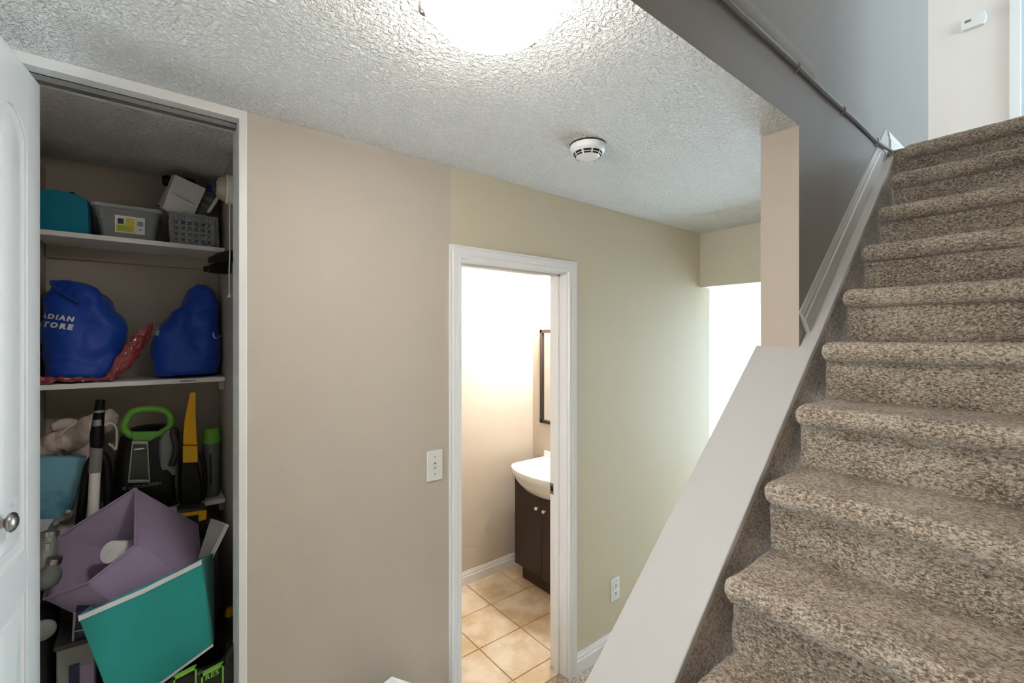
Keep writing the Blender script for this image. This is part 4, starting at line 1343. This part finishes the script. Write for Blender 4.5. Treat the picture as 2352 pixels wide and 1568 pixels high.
base_[0] = on_plane(456, 1203)
mb = MB()
v = [p for p in mouth] + [p for p in base_] + [on_plane(462, 1280)]
f = [(0, 1, 6, 5), (1, 2, 7, 6), (2, 3, 8, 7), (3, 4, 9, 8), (4, 0, 5, 10, 9), (5, 6, 10), (6, 7, 8, 9, 10)]
mb.add(v, f)
o = obj('bin_shell', mb, M['purple'], e, recalc=True, angle=30)
bvm = o.modifiers.new('bevel', 'BEVEL')
bvm.width, bvm.segments = 0.004, 2
so = o.modifiers.new('thick', 'SOLIDIFY')
so.thickness, so.offset = 0.004, 0
loop = mouth + [mouth[0]]
for i in range(5):
    a, b = loop[i], loop[i + 1]
    obj('hem', MB().tube([a, (a + b) / 2, b], 0.0042, 8), M['purple'], e, angle=60)
# folded inner flap seam
sa, sb = mouth[0].lerp(base_[0], 0.0), mouth[1]
e = empty('paper_roll', (-0.06, 1.98, 1.0), 'white paper roll lying inside the lilac bin', 'paper roll')
ra, rb = at(252, 1268, Y=1.945), at(330, 1262, Y=2.03)
ax = (rb - ra).normalized()
obj('roll', MB().lathe([(0.006, 0.003), (0.006, 0.0), (0.032, 0.0), (0.034, 0.003), (0.034, 0.09), (0.028, 0.09)], ra, ax, 24), M['paper'], e, angle=50)
obj('core', MB().lathe([(0.0, 0.001), (0.0055, 0.001), (0.0055, 0.085), (0.0, 0.085)], ra, ax, 16), M['paper'], e, angle=50)

# turquoise fabric bin
e = empty('turquoise_fabric_bin', (0.02, 1.85, 0.6), 'large turquoise fabric bin with white binding, tilted at the front of the closet', 'storage bin')
fq = [at(180, 1414, Y=1.78), at(462, 1285, Y=1.76), at(489, 1480, Y=1.76), at(267, 1637, Y=1.76)]
bq = [at(176, 1420, Y=1.98), at(489, 1270, Y=1.95), at(493, 1462, Y=1.95), fq[3] + Vector((0.0, 0.20, 0.02))]
bq[0] = fq[0] + Vector((0.03, 0.19, -0.05))
mb = MB().add(fq + bq, [(3, 2, 1, 0), (4, 5, 6, 7), (1, 2, 6, 5), (0, 4, 7, 3), (2, 3, 7, 6)])
o = obj('bin_shell', mb, M['teal'], e, bevel=0.004)
so = o.modifiers.new('thick', 'SOLIDIFY')
so.thickness, so.offset = 0.004, 0


def strap(pts, wv, name, par, m):
    """flat tape along pts, wv = width vector."""
    rings = []
    for p in pts:
        p = Vector(p)
        rings.append([p + Vector((0, -0.0045, 0)), p + wv + Vector((0, -0.0045, 0)), p + wv + Vector((0, 0.004, 0)), p + Vector((0, 0.004, 0))])
    return obj(name, MB().loft(rings), m, par)


mid = fq[0].lerp(fq[1], 0.5) + Vector((0, 0, -0.006))
strap([fq[0], mid, fq[1], bq[1]], Vector((0.001, 0, -0.014)), 'binding', e, M['piping'])
strap([fq[2] + Vector((0, 0, 0.004)), fq[2].lerp(fq[3], 0.5), fq[3]], Vector((0.001, 0, -0.007)), 'binding', e, M['piping'])

# booklets sticking up between the bins
for i in range(3):
    e = empty('booklet', (0.19, 2.0, 0.9), ('grey covered booklet sticking up behind the lilac bin', 'thin white booklet in the middle of the three', 'white booklet nearest the closet side wall')[i], 'booklet', 'booklets in the turquoise bin')
    off = Vector((0.006 * i, -0.004 * i, -0.002 * i))
    q = [at(484, 1190, Y=2.02), at(517, 1203, Y=1.98), at(468, 1300, Y=1.93), at(455, 1280, Y=1.97)]
    q = [p + off for p in q]
    q2 = [q[0], q[1], q[1].lerp(q[2], 1.0), q[0].lerp(q[3], 1.0)]
    nrm = (q2[1] - q2[0]).cross(q2[3] - q2[0]).normalized() * 0.004
    soft_box(q2, [p + nrm for p in q2], M['grey_card'] if i == 0 else M['paper'], 'pages', e, bevel=0.0008, seg=1)

# yellow edged tool case
e = empty('tool_case', (0.14, 2.08, 0.9), 'small black tool case with a yellow corner edge below the lowest shelf', 'case')
soft_box([at(408, 1172, Y=2.14), at(474, 1165, Y=2.14), at(474, 1235, Y=2.14), at(408, 1245, Y=2.14)], [at(408, 1172, Y=2.14) + Vector((0, 0.07, 0)), at(474, 1165, Y=2.14) + Vector((0, 0.07, 0)), at(474, 1235, Y=2.14) + Vector((0, 0.07, 0)), at(408, 1245, Y=2.14) + Vector((0, 0.07, 0))], M['dark'], 'case_body', e, bevel=0.004)
soft_box([at(412, 1180, Y=2.13), at(474, 1172, Y=2.13), at(474, 1180, Y=2.13), at(412, 1188, Y=2.13)], [p + Vector((0, 0.015, 0)) for p in (at(412, 1180, Y=2.13), at(474, 1172, Y=2.13), at(474, 1180, Y=2.13), at(412, 1188, Y=2.13))], M['yellow'], 'edge_strip', e, bevel=0.002)
soft_box([at(456, 1178, Y=2.129), at(475, 1172, Y=2.129), at(475, 1192, Y=2.129), at(456, 1198, Y=2.129)], [p + Vector((0, 0.015, 0)) for p in (at(456, 1178, Y=2.129), at(475, 1172, Y=2.129), at(475, 1192, Y=2.129), at(456, 1198, Y=2.129))], M['yellow'], 'corner_guard', e, bevel=0.002)

# yellow capped tube
e = empty('glue_tube', (0.222, 1.95, 0.6), 'small grey tube with a yellow cap beside the turquoise bin', 'tube')
ta, tb = at(524, 1470, Y=1.95), at(527, 1415, Y=1.95)
ax = (tb - ta).normalized()
obj('tube_body', MB().lathe([(0.004, -0.11), (0.016, 0.0), (0.017, (tb - ta).length * 0.9), (0.012, (tb - ta).length)], ta, ax, 16), M['smoke'], e, angle=50)
obj('tube_cap', MB().lathe([(0.0145, 0.0), (0.015, 0.003), (0.013, 0.026), (0.009, 0.032), (0, 0.032)], tb, ax, 8), M['yellow'], e, angle=30)

# black bag with lime print at the bottom
e = empty('black_sack', (0.08, 1.86, 0.0), 'black sack with lime green printed panels under the turquoise bin', 'sack')
sack_m = mat('black woven sack', (30, 29, 27), 0.35, var=0.3, vscale=14, bump=0.8, bscale=40, bdist=0.01)
rings = []
for z, xa, xb, ya, yb in ((0.0, -0.10, 0.235, 1.73, 2.05), (0.25, -0.10, 0.236, 1.725, 2.08), (0.50, -0.09, 0.238, 1.73, 2.08), (0.575, -0.06, 0.238, 1.74, 2.05), (0.585, -0.02, 0.22, 1.76, 2.0)):
    rings.append(rrect(xa, xb, ya, yb, z + 0.002, 0.03, 5))
o = obj('sack_body', MB().loft(rings), sack_m, e, angle=60)
fl = [(-0.06, 0.50), (0.238, 0.50), (0.241, 0.60), (0.243, 0.70), (0.225, 0.725), (0.205, 0.70), (0.185, 0.665), (0.14, 0.660), (0.08, 0.675), (0.02, 0.64), (-0.03, 0.61)]
o = obj('sack_flap', MB().prism(fl, 'y', 1.718, 1.752), sack_m, e, bevel=0.012, seg=3)
o = obj('sack_side', MB().loft([rrect(0.196, 0.244, 1.752, 2.02, z, 0.012, 3) for z in (0.56, 0.66)] + [rrect(0.205, 0.243, 1.80, 2.0, 0.69, 0.012, 3)]), sack_m, e, angle=60)
for (x0, y0p, x1, y1p, txt) in ((462, 1548, 514, 1600, 'RES'), (398, 1556, 452, 1602, '')):
    a, b = at(x0, y0p, Y=1.712), at(x1, y1p, Y=1.712)
    tl, rr_ = a, b
    dz = -0.012
    for (u0, u1, w0, w1) in ((0, 1, 0.0, 0.10), (0, 1, 0.9, 1.0), (0, 0.08, 0, 1), (0.92, 1, 0, 1)):
        X0, X1 = a.x + (b.x - a.x) * u0, a.x + (b.x - a.x) * u1
        Z0, Z1_ = a.z + (b.z - a.z) * w0, a.z + (b.z - a.z) * w1
        sk = 0.18
        obj('print_frame', MB().add([(X0, 1.711, Z0 + sk * (X0 - a.x)), (X1, 1.711, Z0 + sk * (X1 - a.x)), (X1, 1.711, Z1_ + sk * (X1 - a.x)), (X0, 1.711, Z1_ + sk * (X0 - a.x)),
                                     (X0, 1.722, Z0 + sk * (X0 - a.x)), (X1, 1.722, Z0 + sk * (X1 - a.x)), (X1, 1.722, Z1_ + sk * (X1 - a.x)), (X0, 1.722, Z1_ + sk * (X0 - a.x))],
                                    [(0, 1, 2, 3), (7, 6, 5, 4), (0, 4, 5, 1), (1, 5, 6, 2), (2, 6, 7, 3), (3, 7, 4, 0)]), M['limeprint'], e)
    if txt:
        obj('lettering', text_mb(txt, 0.021, lambda u, v_: (a.x + 0.010 + u, 1.710, a.z - 0.024 + v_ + 0.18 * u), bold=0.0006, cuts=0), M['limeprint'], e, recalc=False)

# ---- things stacked down the door side
e = empty('chrome_canister', (-0.25, 1.95, 0.9), 'silver lidded canister crammed beside the lilac bin', 'canister')
ca, cb2 = at(112, 1232, Y=2.0), at(100, 1330, Y=1.97)
ax = (ca - cb2).normalized()
L = (ca - cb2).length
obj('canister_body', MB().lathe([(0.0, 0.0), (0.024, 0.0), (0.026, 0.01), (0.026, L * 0.8), (0.022, L * 0.9), (0.022, L)], cb2, ax, 20), M['silver'], e, angle=50)
obj('canister_lid', MB().lathe([(0.024, 0.0), (0.025, 0.004), (0.025, 0.014), (0.01, 0.02), (0.0, 0.02)], ca, ax, 20), M['chrome'], e, angle=50)
obj('latch', MB().box(ca.x - 0.006, ca.x + 0.008, ca.y - 0.034, ca.y - 0.022, ca.z - 0.05, ca.z - 0.01), M['chrome'], e, bevel=0.002)

e = empty('metal_bracket', (-0.2, 2.1, 1.06), 'bent grey metal bracket leaning on the sky blue carton', 'bracket')
b0 = [at(x, y, Y=2.16) for x, y in ((118, 1222), (132, 1198), (150, 1190), (158, 1172))]
obj('arm', MB().tube(smooth_path(b0, 5), 0.013, 4), M['silver'], e)
for p_ in (b0[1], b0[3]):
    obj('bolt', MB().lathe([(0.008, 0), (0.008, 0.006), (0.0, 0.007)], p_ + Vector((0, -0.012, 0)), (0, -1, 0), 6), M['chrome'], e)

e = empty('glass_jar', (-0.25, 1.9, 0.95), 'rounded grey glass jar beside the closet door', 'jar')
gc = at(112, 1325, Y=1.93)
obj('jar_body', MB().lathe([(0.0, -0.034), (0.016, -0.033), (0.027, -0.018), (0.030, 0.0), (0.026, 0.018), (0.017, 0.030), (0.015, 0.040)], gc, (0.25, 0, 1), 20), M['smoke'], e, angle=60)
obj('jar_lid', MB().lathe([(0.018, 0.040), (0.018, 0.056), (0.0, 0.057)], gc, (0.25, 0, 1), 20), M['chrome'], e, angle=50)

e = empty('round_vent_fan', (-0.26, 1.93, 0.78), 'black appliance with a pale round disc beside the closet door', 'appliance')
fc_ = at(98, 1447, Y=1.90)
obj('housing', MB().box(-0.302, -0.222, fc_.y, 2.05, 0.60, 0.875), M['black'], e, bevel=0.02, seg=3)
obj('disc', MB().lathe([(0.0, 0.010), (0.026, 0.009), (0.030, 0.004), (0.030, -0.002)], fc_, (0, -1, 0), 24), M['greyp'], e, angle=50)
obj('foot', MB().box(-0.302, -0.226, 1.92, 2.04, 0.002, 0.60), M['dark'], e, bevel=0.01)

e = empty('navy_case', (-0.15, 1.93, 0.74), 'navy case with silver edges half hidden by the turquoise bin', 'case')
fq2 = [at(172, 1405, Y=1.87), at(208, 1398, Y=1.87), at(214, 1467, Y=1.87), at(168, 1476, Y=1.87)]
soft_box(fq2, [p + Vector((0, 0.05, 0)) for p in fq2], M['navy'], 'case_body', e, bevel=0.003)
for a, b in ((0, 3), (3, 2)):
    obj('edge_strip', MB().tube([fq2[a] + Vector((0, -0.002, 0)), fq2[b] + Vector((0, -0.002, 0))], 0.0035, 8), M['silver'], e, angle=60)
m1, m2_ = fq2[0].lerp(fq2[3], 0.62), fq2[1].lerp(fq2[2], 0.62)
obj('edge_strip', MB().tube([m1 + Vector((0, -0.002, 0)), m2_ + Vector((0, -0.002, 0))], 0.0028, 8), M['silver'], e, angle=60)

e = empty('grey_drawer_box', (-0.15, 1.9, 0.0), 'grey plastic box with a navy and lilac label at the bottom by the door', 'box')
gx0, gx1 = at(128, 1500, Y=1.86).x, -0.125
zt_ = at(180, 1480, Y=1.86).z
obj('box_body', MB().box(gx0, gx1, 1.865, 2.02, 0.002, zt_ - 0.002), M['greyp'], e, bevel=0.006)
obj('box_lid', MB().box(gx0 - 0.006, gx1 + 0.004, 1.858, 2.026, zt_ - 0.002, zt_ + 0.012), M['dark'], e, bevel=0.004)
for xa, xb, m_ in ((158, 182, 'navy'), (184, 216, 'purple')):
    a, b = at(xa, 1530, Y=1.863), at(xb, 1600, Y=1.863)
    obj('label_patch', MB().box(a.x, b.x, 1.8630, 1.8652, b.z, a.z), M[m_], e)
